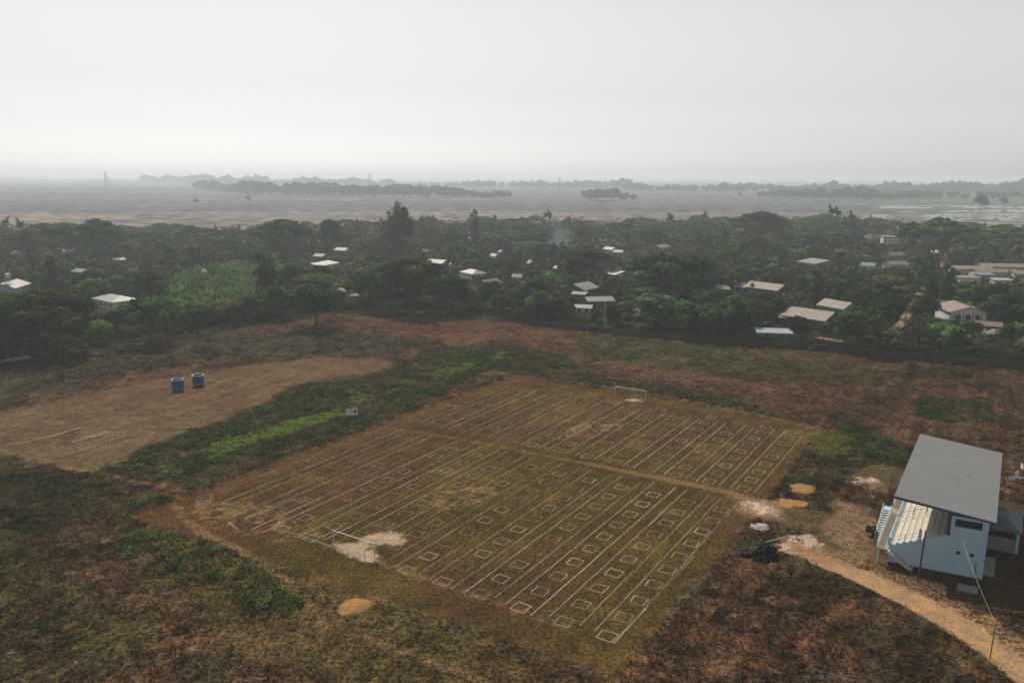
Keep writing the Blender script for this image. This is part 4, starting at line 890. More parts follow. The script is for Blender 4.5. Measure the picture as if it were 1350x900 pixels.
H(1252, 399, 20, 'brown', 'brown', 'brown thatched gable behind the half-timbered house', h=5, rise=1.5, rz=-20)
H(1303, 426, 30, 'brown', 'brown', 'brown roofed hut right of the half-timbered house', h=2.6, rise=1.2, rz=-30)
H(1308, 437, 26, 'white', 'grey', 'pale crumpled sheet shelter right of the low porch', h=1.8, rise=.7, form='shed', rz=5)
# small red pagoda
g2 = G(1246, 352); t = empty('shrine', g2); tag(t, 'small red tiered shrine beside the first long shed', 'shrine')
pgm = mat('red_shrine_tiles', (0.32, 0.1, 0.07), var=.15); q = MB()
for i in range(3): q.tube((0, 0, 3 + i * 1.6), (0, 0, 4.6 + i * 1.6), 2.6 - i * .7, 1.2 - i * .4, 8)
q.build('roof', pgm, t); MB().box((0, 0, 1.5), (3.6, 3.6, 3)).build('wall', WMt['cream'], t)

# village lanes and yards
LN = mat('orange_lane_soil', tuple(alb(124, 98, 78)), var=.12, scale=.4)
LANES = [([(1180, 437), (1190, 427), (1203, 404), (1214, 385), (1218, 378)], 1.4), ([(440, 378), (462, 384), (468, 392)], 2.2), ([(735, 424), (780, 431), (835, 436)], 1.3), ([(1075, 447), (1110, 453)], 1.6), ([(645, 407), (680, 409)], 1.2)]
for (pts, w_) in LANES:
    P = [G(*p) for p in pts]; lm = MB(); vs = []
    for i, p in enumerate(P):
        d = (P[min(i + 1, len(P) - 1)] - P[max(0, i - 1)]).normalized(); nn = Vector((-d.y, d.x, 0)) * w_ * random.uniform(.8, 1.2)
        vs += [(p + nn).to_tuple(), (p - nn).to_tuple()]
    vs = [(v[0], v[1], .66 if v[1] < Y1 - 4 else -.05) for i, v in enumerate(vs)]
    lm.add(vs, [(2 * i, 2 * i + 1, 2 * i + 3, 2 * i + 2) for i in range(len(P) - 1)]); tag(lm.build('village_lane', LN), kind='structure')
LANEW = []
for (pts, w_) in LANES:
    P = [G(*p) for p in pts]
    for a_, b2 in zip(P[:-1], P[1:]):
        k = max(1, int((b2 - a_).length / 6))
        for i in range(k + 1): q = a_.lerp(b2, i / k); LANEW.append((q.x, q.y, w_ + 1.0))

# boundary wall along the village side of the field
M['old_wall'] = mat('old_mossy_wall', (0.045, 0.043, 0.038), var=.4, scale=.8, bump=.3)
M['pale_wall'] = mat('pale_field_wall', (0.3, 0.29, 0.26), var=.2, scale=.8)
def wall_run(pts, h, m, label, cap=None):
    P = [G(*p) for p in pts]; t = empty('boundary_wall', P[0]); tag(t, label, 'wall'); w_ = MB()
    for a_, b2 in zip(P[:-1], P[1:]):
        c = (a_ + b2) / 2 - P[0]; d = b2 - a_; w_.box((c.x, c.y, h / 2 + .1), (d.length + .1, .22, h), math.atan2(d.y, d.x))
    w_.build('panel', m, t)
    L_ = 0
    for a_, b2 in zip(P[:-1], P[1:]):
        d = b2 - a_; k = max(1, round(d.length / 6))
        for i in range(k):
            if L_ > 60: break
            q = a_.lerp(b2, i / k) - P[0]; MB().box((q.x, q.y, (h + .2) / 2 + .1), (.34, .34, h + .2), math.atan2(d.y, d.x)).build('pillar', m, t); L_ += 1
    return t
wall_run([(690, 428), (760, 436), (850, 446), (930, 452), (1000, 458), (1080, 464), (1140, 470), (1240, 480), (1320, 487), (1400, 494)], 2.0, M['old_wall'], 'long dark mossy wall between the field and the village')
wall_run([(-30, 484), (20, 477), (40, 474)], 1.0, M['pale_wall'], 'short low pale wall under the trees at the left edge of the photo')
pole('utility_pole', G(797, 437), 9.9, .2, 'pale concrete pole beside the dark barn', M['pole_pale'], (0, 0), arms=True, group='utility poles in the village')
pole('utility_pole', G(655, 421), 9.0, .16, 'dark pole at the scrub edge before the brown walled tan house', M['pole_dark'], (0, 0), arms=True, group='utility poles in the village')
pole('utility_pole', G(1150, 468), 9.0, .16, 'dark pole by the boundary wall at the lane', M['pole_dark'], (0, 0), arms=True, group='utility poles in the village')
pole('utility_pole', G(968, 395), 8.0, .16, 'pale pole left of the long tan and pink house', M['pole_pale'], (0, 0), arms=True, group='utility poles in the village')
pole('utility_pole', G(1192, 432), 8.0, .16, 'pole standing on the orange village lane', M['pole_dark'], (0, 0), arms=True, group='utility poles in the village')

# ------------------------------------------------------------------ trees
def leaf_faces(C, nrm, size, rg, jit=0.38):
    """one bent leaf-clump quad per centre, roughly facing its outward normal"""
    m_ = len(C); n = nrm + rg.normal(0, jit, (m_, 3)); n /= np.linalg.norm(n, axis=1)[:, None] + 1e-9
    a = rg.normal(0, 1, (m_, 3)); a -= (a * n).sum(1)[:, None] * n; a /= np.linalg.norm(a, axis=1)[:, None] + 1e-9; b_ = np.cross(n, a)
    s = (size * rg.uniform(.55, 1.4, m_))[:, None]
    k = rg.uniform(.55, 1.0, (m_, 1))
    V = np.stack([C - a * s, C + b_ * s * k, C + a * s * rg.uniform(.7, 1.1, (m_, 1)), C - b_ * s * k], 1).reshape(-1, 3)
    return V

def crown(seed, Rr, H_, base, nleaf, size, style='round', ncl=16):
    """returns vertices, tints, clump centres; the crown spans base..H_ and radius Rr"""
    rg = np.random.default_rng(seed); mid = (base + H_) / 2; hh = (H_ - base) / 2; cen = []; rad = []
    for i in range(ncl):
        th = 2 * math.pi * (i * .618 + rg.uniform(-.1, .1)); u_ = (i + .5) / ncl
        if style == 'spread':      # broad umbrella of flat layers
            r = Rr * math.sqrt(u_) * rg.uniform(.75, .95); z = H_ - hh * (.25 + 1.0 * (r / Rr) ** 2) * rg.uniform(.75, 1.2) ; cr = Rr * rg.uniform(.2, .34); fz = .42
        elif style == 'column':
            r = Rr * rg.uniform(.1, .55); z = base + (H_ - base) * (u_ * .9 + .05); cr = Rr * rg.uniform(.4, .7) * (1.1 - .5 * u_); fz = 1.2
        elif style == 'loose':
            r = Rr * rg.uniform(.15, .9) * (1 - .35 * u_); z = base + (H_ - base) * (.1 + .85 * u_); cr = Rr * rg.uniform(.16, .3); fz = .6
        elif style == 'bare':
            r = Rr * rg.uniform(.2, .95); z = base + (H_ - base) * rg.uniform(.25, 1) * (1.1 - .4 * r / Rr); cr = Rr * rg.uniform(.18, .3); fz = .8
        else:
            r = Rr * math.sqrt(u_) * rg.uniform(.55, .85); z = mid + hh * math.sqrt(max(0, 1 - (r / Rr) ** 2)) * rg.uniform(-.35, .8); cr = Rr * rg.uniform(.28, .42); fz = .72
        cen.append((r * math.cos(th), r * math.sin(th), z)); rad.append((cr, fz))
    cen = np.array(cen); w = np.array([c[0] ** 2 for c in rad]); w /= w.sum(); ci = rg.choice(ncl, nleaf, p=w)
    d = rg.normal(0, 1, (nleaf, 3)); d[:, 2] = np.abs(d[:, 2]) * rg.choice([1, 1, 1, -0.6], nleaf); d /= np.linalg.norm(d, axis=1)[:, None]
    cr = np.array([c[0] for c in rad])[ci][:, None]; fz = np.array([c[1] for c in rad])[ci]
    lump_ = 1 + .16 * np.sin(d[:, :1] * 5 + ci[:, None]) * np.sin(d[:, 1:2] * 6 + 2 * ci[:, None])
    off = d * cr * rg.uniform(.5 if style != 'bare' else .0, 1.08, (nleaf, 1)) ** .6 * lump_; off[:, 2] *= fz
    C = cen[ci] + off; nr = d.copy(); nr[:, 2] += .35
    ctint = rg.uniform(.05, .85, ncl)[ci]; tint = np.clip(ctint + rg.normal(0, .16, nleaf), 0, 1)
    V = leaf_faces(C, nr, size, rg); V[:, 2] = np.maximum(V[:, 2], .2)
    return V, np.repeat(tint, 4), cen

KIND = {  # style, R, H, base, clumps, adjective for labels, dark, light
 'spreading_tree': ('spread', 8.5, 12.5, 2.4, 30, 'dark broad spreading tree', (.012, .022, .010), (.10, .155, .045)),
 'rounded_tree': ('round', 5.5, 10.5, 1.6, 20, 'dark dense rounded tree', (.010, .020, .010), (.082, .135, .045)),
 'bright_tree': ('round', 5.0, 9.0, 1.2, 18, 'bright green tree', (.026, .048, .012), (.135, .22, .045)),
 'pale_tree': ('loose', 4.6, 10.5, 1.5, 30, 'pale loose leaved tree', (.036, .048, .026), (.18, .22, .12)),
 'bare_tree': ('bare', 4.8, 11.5, 2.5, 26, 'brownish half bare tree', (.05, .04, .028), (.15, .125, .085)),
 'narrow_tree': ('column', 2.6, 12.5, 1.0, 14, 'tall narrow dark tree', (.010, .020, .010), (.07, .11, .038)),
 'low_bush': ('round', 3.0, 4.0, .1, 12, 'low dark bush', (.014, .024, .011), (.085, .12, .04)),
}
BARK = mat('tree_bark', (.075, .062, .05), rough=.95, var=.25, scale=2)
LEAF = {k: leaf_mat('leaves_' + k, v[6], v[7], hue_var=.045, val_var=.5, transl=.22) for k, v in KIND.items()}
PROTO = {}
for ki, (k, v) in enumerate(KIND.items()):
    PROTO[k] = []
    for var in range(3 if k != 'low_bush' else 2):
        st_, Rr, H_, base, ncl = v[:5]; nl = {'spread': 3400, 'round': 2600, 'loose': 1500, 'bare': 620, 'column': 1500}[st_]
        if k == 'low_bush': nl = 900
        V, tn, cen = crown(100 * ki + var, Rr, H_, base, nl, {'spread': .42, 'round': .38, 'loose': .36, 'bare': .22, 'column': .32}[st_], st_, ncl)
        cm_ = np_mesh(k + '_crown', V, np.arange(len(V)).reshape(-1, 4), LEAF[k], tint=tn)
        tb = MB(); rr = random.Random(ki * 9 + var); fork = Vector((rr.uniform(-.3, .3), rr.uniform(-.3, .3), base + (H_ - base) * (.12 if st_ != 'column' else .6)))
        r0 = .045 * H_ * (.9 if st_ == 'spread' else .6); tb.tube((0, 0, -.3), (0, 0, .5), r0 * 1.4, r0, 8); tb.tube((0, 0, .48), fork, r0, r0 * .7, 8)
        for c in cen[::(2 if len(cen) > 16 and st_ != 'bare' else 1)]:
            c = Vector(c); m_ = fork.lerp(c, .5) + Vector((rr.uniform(-.4, .4), rr.uniform(-.4, .4), rr.uniform(.1, .7)))
            tb.tube(fork, m_, r0 * .42, r0 * .26, 5); tb.tube(m_, c, r0 * .26, r0 * .1, 5)
            if st_ == 'bare':
                for q in range(6): tb.tube(c.lerp(m_, rr.uniform(0, .6)), c + Vector((rr.uniform(-1.2, 1.2), rr.uniform(-1.2, 1.2), rr.uniform(.1, 1.5))), .05, .02, 4)
        PROTO[k].append((cm_, tb.mesh(k + '_trunk', BARK)))
# palms
def palm_mesh(seed, H_=11.0):
    rr = random.Random(seed); V, F_, tn = [], [], []
    top = Vector((rr.uniform(-.5, .5), rr.uniform(-.5, .5), H_))
    for i in range(17):
        az = 2 * math.pi * i / 17 * 2.618; el = R(rr.uniform(-25, 65)); L = rr.uniform(2.4, 3.3); p = top.copy(); tnt = rr.uniform(.1, .8)
        d = Vector((math.cos(az) * math.cos(el), math.sin(az) * math.cos(el), math.sin(el))); side = Vector((-math.sin(az), math.cos(az), 0)); n = 6; prev = None
        for j in range(n + 1):
            w = .5 * math.sin(math.pi * (j + .6) / (n + 1.2)); dz = Vector((0, 0, -.25 * w))
            cur = (len(V), len(V) + 1, len(V) + 2); V += [tuple(p - side * w + dz), tuple(p), tuple(p + side * w + dz)]; tn += [tnt, tnt + .1, tnt]
            if prev: F_ += [(prev[0], prev[1], cur[1], cur[0]), (prev[1], prev[2], cur[2], cur[1])]
            prev = cur; p = p + d * L / n; d = (d + Vector((0, 0, -.24))).normalized()
    tb = MB(); q = Vector((0, 0, 0)); m_ = Vector((top.x * .3, top.y * .3, H_ * .5)); tb.tube((0, 0, -.3), m_, .26, .18, 7); tb.tube(m_, top, .18, .13, 7)
    return np_mesh('palm_fronds', np.array(V), np.array(F_), LEAF['narrow_tree'], tint=np.array(tn)), tb.mesh('palm_trunk', BARK)
PROTO['palm_tree'] = [palm_mesh(i, h_) for i, h_ in enumerate((11.0, 13.5, 9.0))]
KIND['palm_tree'] = ('palm', 3.0, 12.0, 9, 0, 'thin feathery palm', None, None)

WORD = ['', 'first', 'second', 'third', 'fourth', 'fifth', 'sixth', 'seventh', 'eighth', 'ninth', 'tenth', 'eleventh', 'twelfth', 'thirteenth', 'fourteenth', 'fifteenth', 'sixteenth', 'seventeenth', 'eighteenth', 'nineteenth', 'twentieth']
PLACED = []       # x, y, radius, kind, height, label (or None)
def tree_at(x_, y_base, wpx, y_top, kind, label):
    g = G(x_, y_base); d = g.y; PLACED.append([g.x, g.y, wpx * d / FPX / 2, kind, max(1.5, (y_base - y_top) * d / FPX / math.cos(TH)), label])
T = tree_at
T(12, 474, 74, 388, 'spreading_tree', 'great dark spreading tree cut by the left photo edge, by the field')
T(72, 466, 118, 379, 'spreading_tree', 'widest dark spreading tree at the field edge below the blue house')
T(88, 474, 58, 416, 'pale_tree', 'pale leaved tree leaning out before the widest dark spreading tree')
T(42, 474, 30, 442, 'pale_tree', 'small silvery tree above the short pale wall')
T(133, 455, 34, 424, 'bright_tree', 'round bright bush tree between the two great dark spreading trees')
T(120, 452, 12, 434, 'bare_tree', 'straw coloured withered small tree beside the round bright bush tree')
T(200, 452, 80, 390, 'spreading_tree', 'dark spreading tree just in front of the white two-storey house')
T(232, 440, 34, 410, 'bright_tree', 'bright tree at the right foot of the tree hiding the white house')
T(258, 433, 44, 402, 'bright_tree', 'light green tree at the front left of the banana grove')
T(300, 428, 46, 396, 'bright_tree', 'light green tree at the front middle of the banana grove')
T(336, 423, 44, 390, 'bright_tree', 'light green tree at the front right of the banana grove')
T(366, 420, 40, 378, 'rounded_tree', 'dark tree between the banana grove and the lone tree')
T(417, 431, 76, 370, 'rounded_tree', 'lone spreading tree standing out in the brown field')
T(352, 402, 44, 336, 'narrow_tree', 'tall dark pointed tree at the back right of the banana grove')
T(388, 400, 50, 348, 'rounded_tree', 'dense tree just behind and left of the lone tree')
T(425, 398, 40, 352, 'bright_tree', 'greener tree straight behind the lone tree')
T(478, 404, 46, 356, 'rounded_tree', 'dark tree right of the bare orange yard')
T(508, 410, 62, 346, 'rounded_tree', 'left one of the big dark pair in front of the village centre')
T(545, 412, 84, 338, 'spreading_tree', 'high layered tree, brightest crown of the big dark central clump')
T(590, 413, 62, 358, 'rounded_tree', 'right end tree of the big dark central clump')
T(618, 412, 36, 382, 'rounded_tree', 'low dark tree hugging the right end of the central clump')
T(648, 408, 34, 372, 'bright_tree', 'bright yellow-green loose tree left of the dark pole')
T(677, 420, 46, 384, 'rounded_tree', 'dark tree just right of the dark pole')
T(712, 424, 52, 384, 'rounded_tree', 'dark tree left of the pale gable house at the scrub edge')
T(738, 426, 40, 394, 'rounded_tree', 'small dark tree below the pale gable house')
T(826, 432, 36, 398, 'pale_tree', 'small pale tree right of the pale pole')
T(862, 438, 74, 388, 'pale_tree', 'widest silvery tree by the boundary wall, right of the pale pole')
T(902, 444, 60, 396, 'rounded_tree', 'dark tree right of the widest silvery tree')
T(938, 448, 50, 402, 'rounded_tree', 'dark tree midway between the silvery tree and the bluish shed')
T(972, 450, 50, 398, 'rounded_tree', 'dark tree touching the left end of the bluish shed')
T(843, 442, 17, 428, 'bright_tree', 'round yellow-green bush standing alone in front of the boundary wall')
T(880, 402, 118, 334, 'spreading_tree', 'greatest dark spreading tree in the middle of the village')
T(768, 378, 72, 330, 'rounded_tree', 'dark round tree just right of the smoke')
T(905, 398, 70, 352, 'rounded_tree', 'dark tree at the right foot of the greatest spreading tree')
T(1052, 452, 34, 418, 'rounded_tree', 'dark tree before the white edged wing')
T(1130, 464, 66, 404, 'spreading_tree', 'tall dark tree at the wall between the hall and the lane')
T(1112, 462, 40, 418, 'rounded_tree', 'dark tree left of the tall one at the wall by the lane')
T(1160, 442, 44, 398, 'bright_tree', 'bright green tree on the left side of the orange lane')
T(1218, 430, 42, 392, 'rounded_tree', 'dark tree on the right side of the orange lane')
T(1238, 446, 60, 420, 'rounded_tree', 'low wide dark tree left below the low porch')
T(1272, 448, 50, 424, 'rounded_tree', 'low dark tree right below the low porch')
T(1285, 472, 56, 444, 'bare_tree', 'reddish brown leafless bush beside the yellow-green lawn')
T(1312, 474, 50, 446, 'bare_tree', 'brown leafless bush nearer the photo edge by the wall')
T(1338, 470, 50, 424, 'rounded_tree', 'dark tree at the right photo edge by the wall')
T(1325, 432, 60, 388, 'rounded_tree', 'dark tree right of the half-timbered house')
T(213, 322, 42, 294, 'rounded_tree', 'dark round tree standing clear against the far plain')
T(135, 345, 62, 290, 'spreading_tree', 'high dark dome of a tree left of the round one on the skyline')
T(70, 345, 76, 293, 'spreading_tree', 'wide dark treetop on the left skyline')
T(40, 350, 50, 300, 'spreading_tree', 'dark treetop at the far left skyline')
T(375, 345, 76, 289, 'spreading_tree', 'broad dark tree on the skyline above the lone tree')
T(438, 338, 34, 289, 'rounded_tree', 'brownish round tree right of the broad skyline tree')
T(520, 350, 52, 266, 'bare_tree', 'tallest tree of the village, thin and half bare')
T(530, 345, 42, 276, 'rounded_tree', 'tall dark crown pressed against the tallest half bare tree')
T(626, 325, 16, 278, 'narrow_tree', 'slim dark tree rising over the wood left of the smoke')
T(560, 330, 36, 284, 'bare_tree', 'greyish bare tree right of the tallest tree')
T(745, 325, 34, 291, 'bare_tree', 'round brownish tree above the smoke')
T(1000, 325, 74, 279, 'spreading_tree', 'high broad dark tree on the skyline right of centre')
T(1240, 345, 84, 289, 'spreading_tree', 'broadest dark treetop right of the tall white building')
T(1200, 340, 40, 294, 'spreading_tree', 'dark treetop left against the broadest right hand treetop')
T(1320, 338, 74, 298, 'spreading_tree', 'dark treetop near the flooded paddies at the photo edge')
for (a_, b2, c_, lb) in ((72, 395, 336, 'tall narrow dark tree left of the white two-storey house'),): T(a_, b2, 22, c_, 'narrow_tree', lb)
for i, (a_, b2, c_) in enumerate(((718, 325, 288), (723, 328, 288), (880, 322, 284), (885, 322, 286), (928, 322, 288), (1090, 328, 283), (1098, 328, 285), (1112, 332, 288), (1122, 332, 291), (1117, 334, 290), (30, 345, 300), (16, 340, 297), (545, 340, 292), (570, 425, 385), (833, 316, 284), (950, 330, 296), (705, 350, 318), (640, 405, 380), (1140, 400, 368), (990, 410, 380))):
    T(a_, b2, 12, c_, 'palm_tree', None)

# random village trees
vp = np.array(px([(-160, 470), (0, 474), (60, 462), (130, 452), (240, 432), (400, 408), (440, 404), (600, 410), (700, 424), (870, 440), (1140, 464), (1350, 486), (1500, 500)]))
bp_ = np.array(px([(-160, 322), (0, 318), (330, 320), (400, 312), (520, 306), (650, 300), (800, 304), (950, 304), (1100, 300), (1220, 308), (1350, 314), (1500, 318)]))
rg = np.random.default_rng(21)
rough_h = {'spreading_tree': (9.5, 13.5), 'rounded_tree': (7, 11), 'bright_tree': (5.5, 8.5), 'pale_tree': (7, 11), 'bare_tree': (8, 13), 'narrow_tree': (8, 14), 'palm_tree': (9, 13), 'low_bush': (2, 3.5)}
BAN = np.array(px([(206, 428), (232, 378), (300, 362), (372, 366), (392, 392), (376, 416), (300, 427), (240, 434)]))
def in_poly(P, x, y):
    c = False; n = len(P)
    for i in range(n):
        ax, ay = P[i]; bx, by = P[(i + 1) % n]
        if (ay > y) != (by > y) and x < ax + (y - ay) * (bx - ax) / (by - ay): c = not c
    return c
hx = np.array(HOUSES); ln = np.array(LANEW)
pts = []
yy = 195.0
while yy < 900:
    stp = 8.0 if yy < 420 else 9.8 if yy < 600 else 11.6
    xx = -420.0
    while xx < 620:
        pts.append((xx + rg.uniform(-.42, .42) * stp, yy + rg.uniform(-.42, .42) * stp)); xx += stp
    yy += stp
RAND = []
hand = np.array([(p[0], p[1], p[2]) for p in PLACED])
for (x, y) in pts:
    if abs(x) > y * .70 + 12: continue
    fx_ = np.interp(x / y, vp[:, 0] / vp[:, 1], np.hypot(vp[:, 0], vp[:, 1])); bx_ = np.interp(x / y, bp_[:, 0] / bp_[:, 1], np.hypot(bp_[:, 0], bp_[:, 1])); d = math.hypot(x, y)
    if d < fx_ + 3 or d > bx_ + 25 * (vnoise(np.array(x / 40), np.array(y / 40), 3) - .5): continue
    if in_poly(BAN, x, y): continue
    q = rg.uniform(); nn = float(fbm(np.array(x), np.array(y), 45, 3, 201)); nm = float(fbm(np.array(x), np.array(y), 60, 3, 301))
    if nm > .57 and q < .5: kind = 'bare_tree'
    elif q < .24: kind = 'spreading_tree'
    elif q < .60: kind = 'rounded_tree'
    elif q < .72: kind = 'bright_tree'
    elif q < .80: kind = 'pale_tree'
    elif q < .90: kind = 'bare_tree'
    elif q < .94: kind = 'narrow_tree'
    else: kind = 'palm_tree'
    lo_, hi_ = rough_h[kind]; h_ = (lo_ - 1.5) + (hi_ - lo_ + 2.5) * rg.uniform() ** 1.2 * (.6 + .9 * nn); h_ = min(h_, hi_ * 1.05)
    if d > 480: h_ *= 1.06
    Rr, Hh = KIND[kind][1], KIND[kind][2]; r_ = Rr * h_ / Hh * rg.uniform(.95, 1.35)
    dd = np.hypot(hand[:, 0] - x, hand[:, 1] - y)
    if (dd < hand[:, 2] * .55 + r_ * .25).any(): continue
    if (np.hypot(hx[:, 0] - x, hx[:, 1] - y) < hx[:, 2] + 1.5 + r_ * .35).any(): continue
    lv = np.hypot(ln[:, 0] - x, ln[:, 1] - y) < ln[:, 2] + r_ * .35
    if lv.any(): continue
    cap = 99.0
    for arr, zz, front in ((hx, 1.6, 1), (ln, .3, 0)):
        ex, ey = arr[:, 0], arr[:, 1]; L = np.hypot(ex, ey); ux, uy = ex / L, ey / L
        al = L - (x * ux + y * uy); lat = np.abs(x * uy - y * ux); m_ = (al > 0) & (al < 110) & (lat < arr[:, 2] * (.9 if front else .5) + r_ * (1.2 if front else .35))
        if m_.any(): cap = min(cap, (zz + al[m_] * (CAMZ - zz) / L[m_]).min())
    if cap < h_:
        if cap < 2.2: continue
        if rg.uniform() > .015: h_ = cap; kind = 'low_bush' if h_ < 4.2 else kind; r_ = min(r_, max(2.0, h_ * .55))
    RAND.append([x, y, r_, kind, h_, None])
print('random trees', len(RAND))
ALL = sorted([(-(t[2] * 2 + t[4]) / math.hypot(t[0], t[1]), i) for i, t in enumerate(RAND)])
room = 296 - len(PLACED); indiv = [RAND[i] for _, i in ALL if abs(RAND[i][0]) < RAND[i][1] * .655 + 1][:room]
ids = {id(t) for t in indiv}; rest = [t for t in RAND if id(t) not in ids]

# labels for the scattered ones: kind + landmark + order in the photo
MARK = [((12, 380), 'near the blue house'), ((60, 430), 'at the field edge by the great left trees'), ((152, 400), 'around the white two-storey house'), ((225, 380), 'left of the banana grove'), ((300, 355), 'behind the banana grove'),
        ((410, 375), 'behind the lone tree'), ((452, 335), 'by the pinkish roofed house'), ((490, 385), 'right of the bare orange yard'), ((545, 360), 'behind the central clump'), ((577, 345), 'by the two-storey tan roofed house'),
        ((624, 360), 'around the wide white roofed house'), ((650, 395), 'by the dark pole'), ((700, 385), 'left of the pale gable house'), ((725, 350), 'around the smoke'), ((766, 380), 'around the pale gable house'), ((800, 415), 'by the dark barn'),
        ((830, 360), 'left of the greatest tree'), ((870, 425), 'behind the silvery tree'), ((920, 380), 'right of the greatest tree'), ((935, 425), 'by the wall left of the bluish shed'), ((1010, 376), 'around the long tan and pink house'),
        ((1000, 410), 'above the bluish shed'), ((1070, 412), 'around the large tan hall'), ((1105, 380), 'behind the pink gable house'), ((1080, 440), 'by the wall before the large tan hall'), ((1160, 400), 'left of the orange lane'), ((1180, 360), 'below the wide tan roof'),
        ((1180, 450), 'by the wall at the lane end'), ((1225, 400), 'right of the orange lane'), ((1267, 385), 'behind the half-timbered house'), ((1300, 360), 'around the long tan sheds'), ((1330, 410), 'at the right edge above the wall'), ((1290, 450), 'behind the reddish leafless bush'), ((1045, 355), 'by the long flat grey roof')]
groups = {}
for t in indiv + [p for p in PLACED if p[5] is None]:
    u1, v1 = proj((t[0], t[1], t[4] * .6)); k = min(range(len(MARK)), key=lambda i: (MARK[i][0][0] - u1) ** 2 + (1.6 * (MARK[i][0][1] - v1)) ** 2)
    groups.setdefault((t[3], k), []).append((u1, t))
for (kind, k), lst in groups.items():
    lst.sort(key=lambda q: q[0]); adj = KIND[kind][5]
    for i, (u1, t) in enumerate(lst):
        t[5] = f"{adj} {MARK[k][1]}" if len(lst) == 1 else f"{adj}, {WORD[min(20, i + 1)]} from left {MARK[k][1]}"
NAME = {'spreading_tree': 'spreading_tree', 'rounded_tree': 'rounded_tree', 'bright_tree': 'bright_green_tree', 'pale_tree': 'pale_leaved_tree', 'bare_tree': 'half_bare_tree', 'narrow_tree': 'narrow_tree', 'palm_tree': 'palm_tree', 'low_bush': 'low_bush'}
for t in PLACED + indiv:
    x, y, r_, kind, h_, lb = t; v = KIND[kind]; P = PROTO[kind][random.randrange(len(PROTO[kind]))]
    z = float(height_at(x, y)) if y < Y1 - 5 and X0 < x < X1 else -.1
    e = empty(NAME[kind], (x, y, z), random.uniform(0, 6.28)); sr_ = r_ / v[1] if kind != 'palm_tree' else h_ / v[2]; sr_ = sr_ * .7 if kind == 'palm_tree' else sr_; e.scale = (sr_, sr_, h_ / v[2])
    tag(e, lb, 'bush' if kind == 'low_bush' else 'palm' if kind == 'palm_tree' else 'tree', 'trees of the village wood')
    link('trunk', P[1], e); link('fronds' if kind == 'palm_tree' else 'crown', P[0], e)

# everything smaller in the picture: one mass of trees
def mass(name, lst, nleaf, size, seed, z0=-.1, dark=(.02, .03, .02), light=(.06, .08, .04), hz=None):
    rg = np.random.default_rng(seed); cols_d = {k: (np.array(KIND[k][6]), np.array(KIND[k][7])) for k in KIND if KIND[k][6]}
    low = {}
    for ki, k in enumerate(cols_d):
        low[k] = [crown(900 + ki * 7 + j, KIND[k][1], KIND[k][2], KIND[k][3], int(nleaf * {'bare_tree': .45, 'pale_tree': .7, 'narrow_tree': .6, 'low_bush': .35}.get(k, 1)), size * {'bare_tree': .55}.get(k, 1), KIND[k][0], KIND[k][4]) for j in range(2)]
    Vs, Cs = [], []
    for t in lst:
        x, y, r_, kind, h_, _l = t
        if kind == 'palm_tree': kind = 'narrow_tree'; r_ = 1.8
        V, tn, _c = low[kind][int(rg.integers(2))]; a = rg.uniform(0, 6.28); s_ = r_ / KIND[kind][1]; ca, sa = math.cos(a), math.sin(a)
        Q = np.stack([(V[:, 0] * ca - V[:, 1] * sa) * s_ + x, (V[:, 0] * sa + V[:, 1] * ca) * s_ + y, V[:, 2] * h_ / KIND[kind][2] + z0], -1)
        dk, lt = cols_d[kind]; vv = rg.uniform(.6, 1.5); c = (dk + (lt - dk) * tn[:, None]) * vv * np.array((rg.uniform(.85, 1.25), 1, rg.uniform(.8, 1.15)))
        Vs.append(Q); Cs.append(c)
        if h_ > 5:       # its trunk: a thin three sided post
            th = .25; b3 = np.array([(x - th, y, z0), (x + th, y, z0), (x + th * .6, y, z0 + h_ * .6), (x - th * .6, y, z0 + h_ * .6)]); Vs.append(b3); Cs.append(np.tile((.06, .05, .04), (4, 1)))
    V = np.concatenate(Vs); return tag(link(name, np_mesh(name, V, np.arange(len(V)).reshape(-1, 4), FARM, cols=np.concatenate(Cs))), kind='stuff')
FARM, t_, b_ = new_mat('distant_leaves'); at = t_.nodes.new('ShaderNodeAttribute'); at.attribute_name = 'Col'
t_.links.new(at.outputs['Color'], b_.inputs['Base Color']); b_.inputs['Roughness'].default_value = .9; b_.inputs['Specular IOR Level'].default_value = 0.02
nearr = [t for t in rest if math.hypot(t[0], t[1]) < 430]; farr = [t for t in rest if math.hypot(t[0], t[1]) >= 430]
print('mass', len(nearr), len(farr))
rest_all = nearr + farr
if nearr: pass
mass('village_woodland', rest_all, 330, .95, 31)

# banana grove
bv, bf, bt = [], [], []; rr = random.Random(5)
for i in range(9):
    az = i * 2.4; el = R(rr.uniform(45, 80)); L = rr.uniform(1.7, 2.5); d = Vector((math.cos(az) * math.cos(el), math.sin(az) * math.cos(el), math.sin(el))); side = Vector((-math.sin(az), math.cos(az), 0)); p = Vector((0, 0, 1.5)); prev = None
    for j in range(6):
        w = .36 * math.sin(math.pi * (j + .5) / 6); o_ = len(bv); bv += [tuple(p - side * w), tuple(p + side * w)]; bt += [.3 + .1 * j] * 2
        if prev is not None: bf.append((prev, prev + 1, o_ + 1, o_))
        prev = o_; p = p + d * L / 5; d = (d + Vector((0, 0, -.22))).normalized()
BLM = leaf_mat('banana_leaves', (.03, .06, .018), (.12, .19, .05), .02, .25, .3)
bl_me = np_mesh('banana_leaves', np.array(bv), np.array(bf), BLM, tint=np.array(bt)); bst = MB().tube((0, 0, 0), (0, 0, 1.8), .16, .1, 6).mesh('banana_stem', BLM)
rg = np.random.default_rng(77); bp4 = []
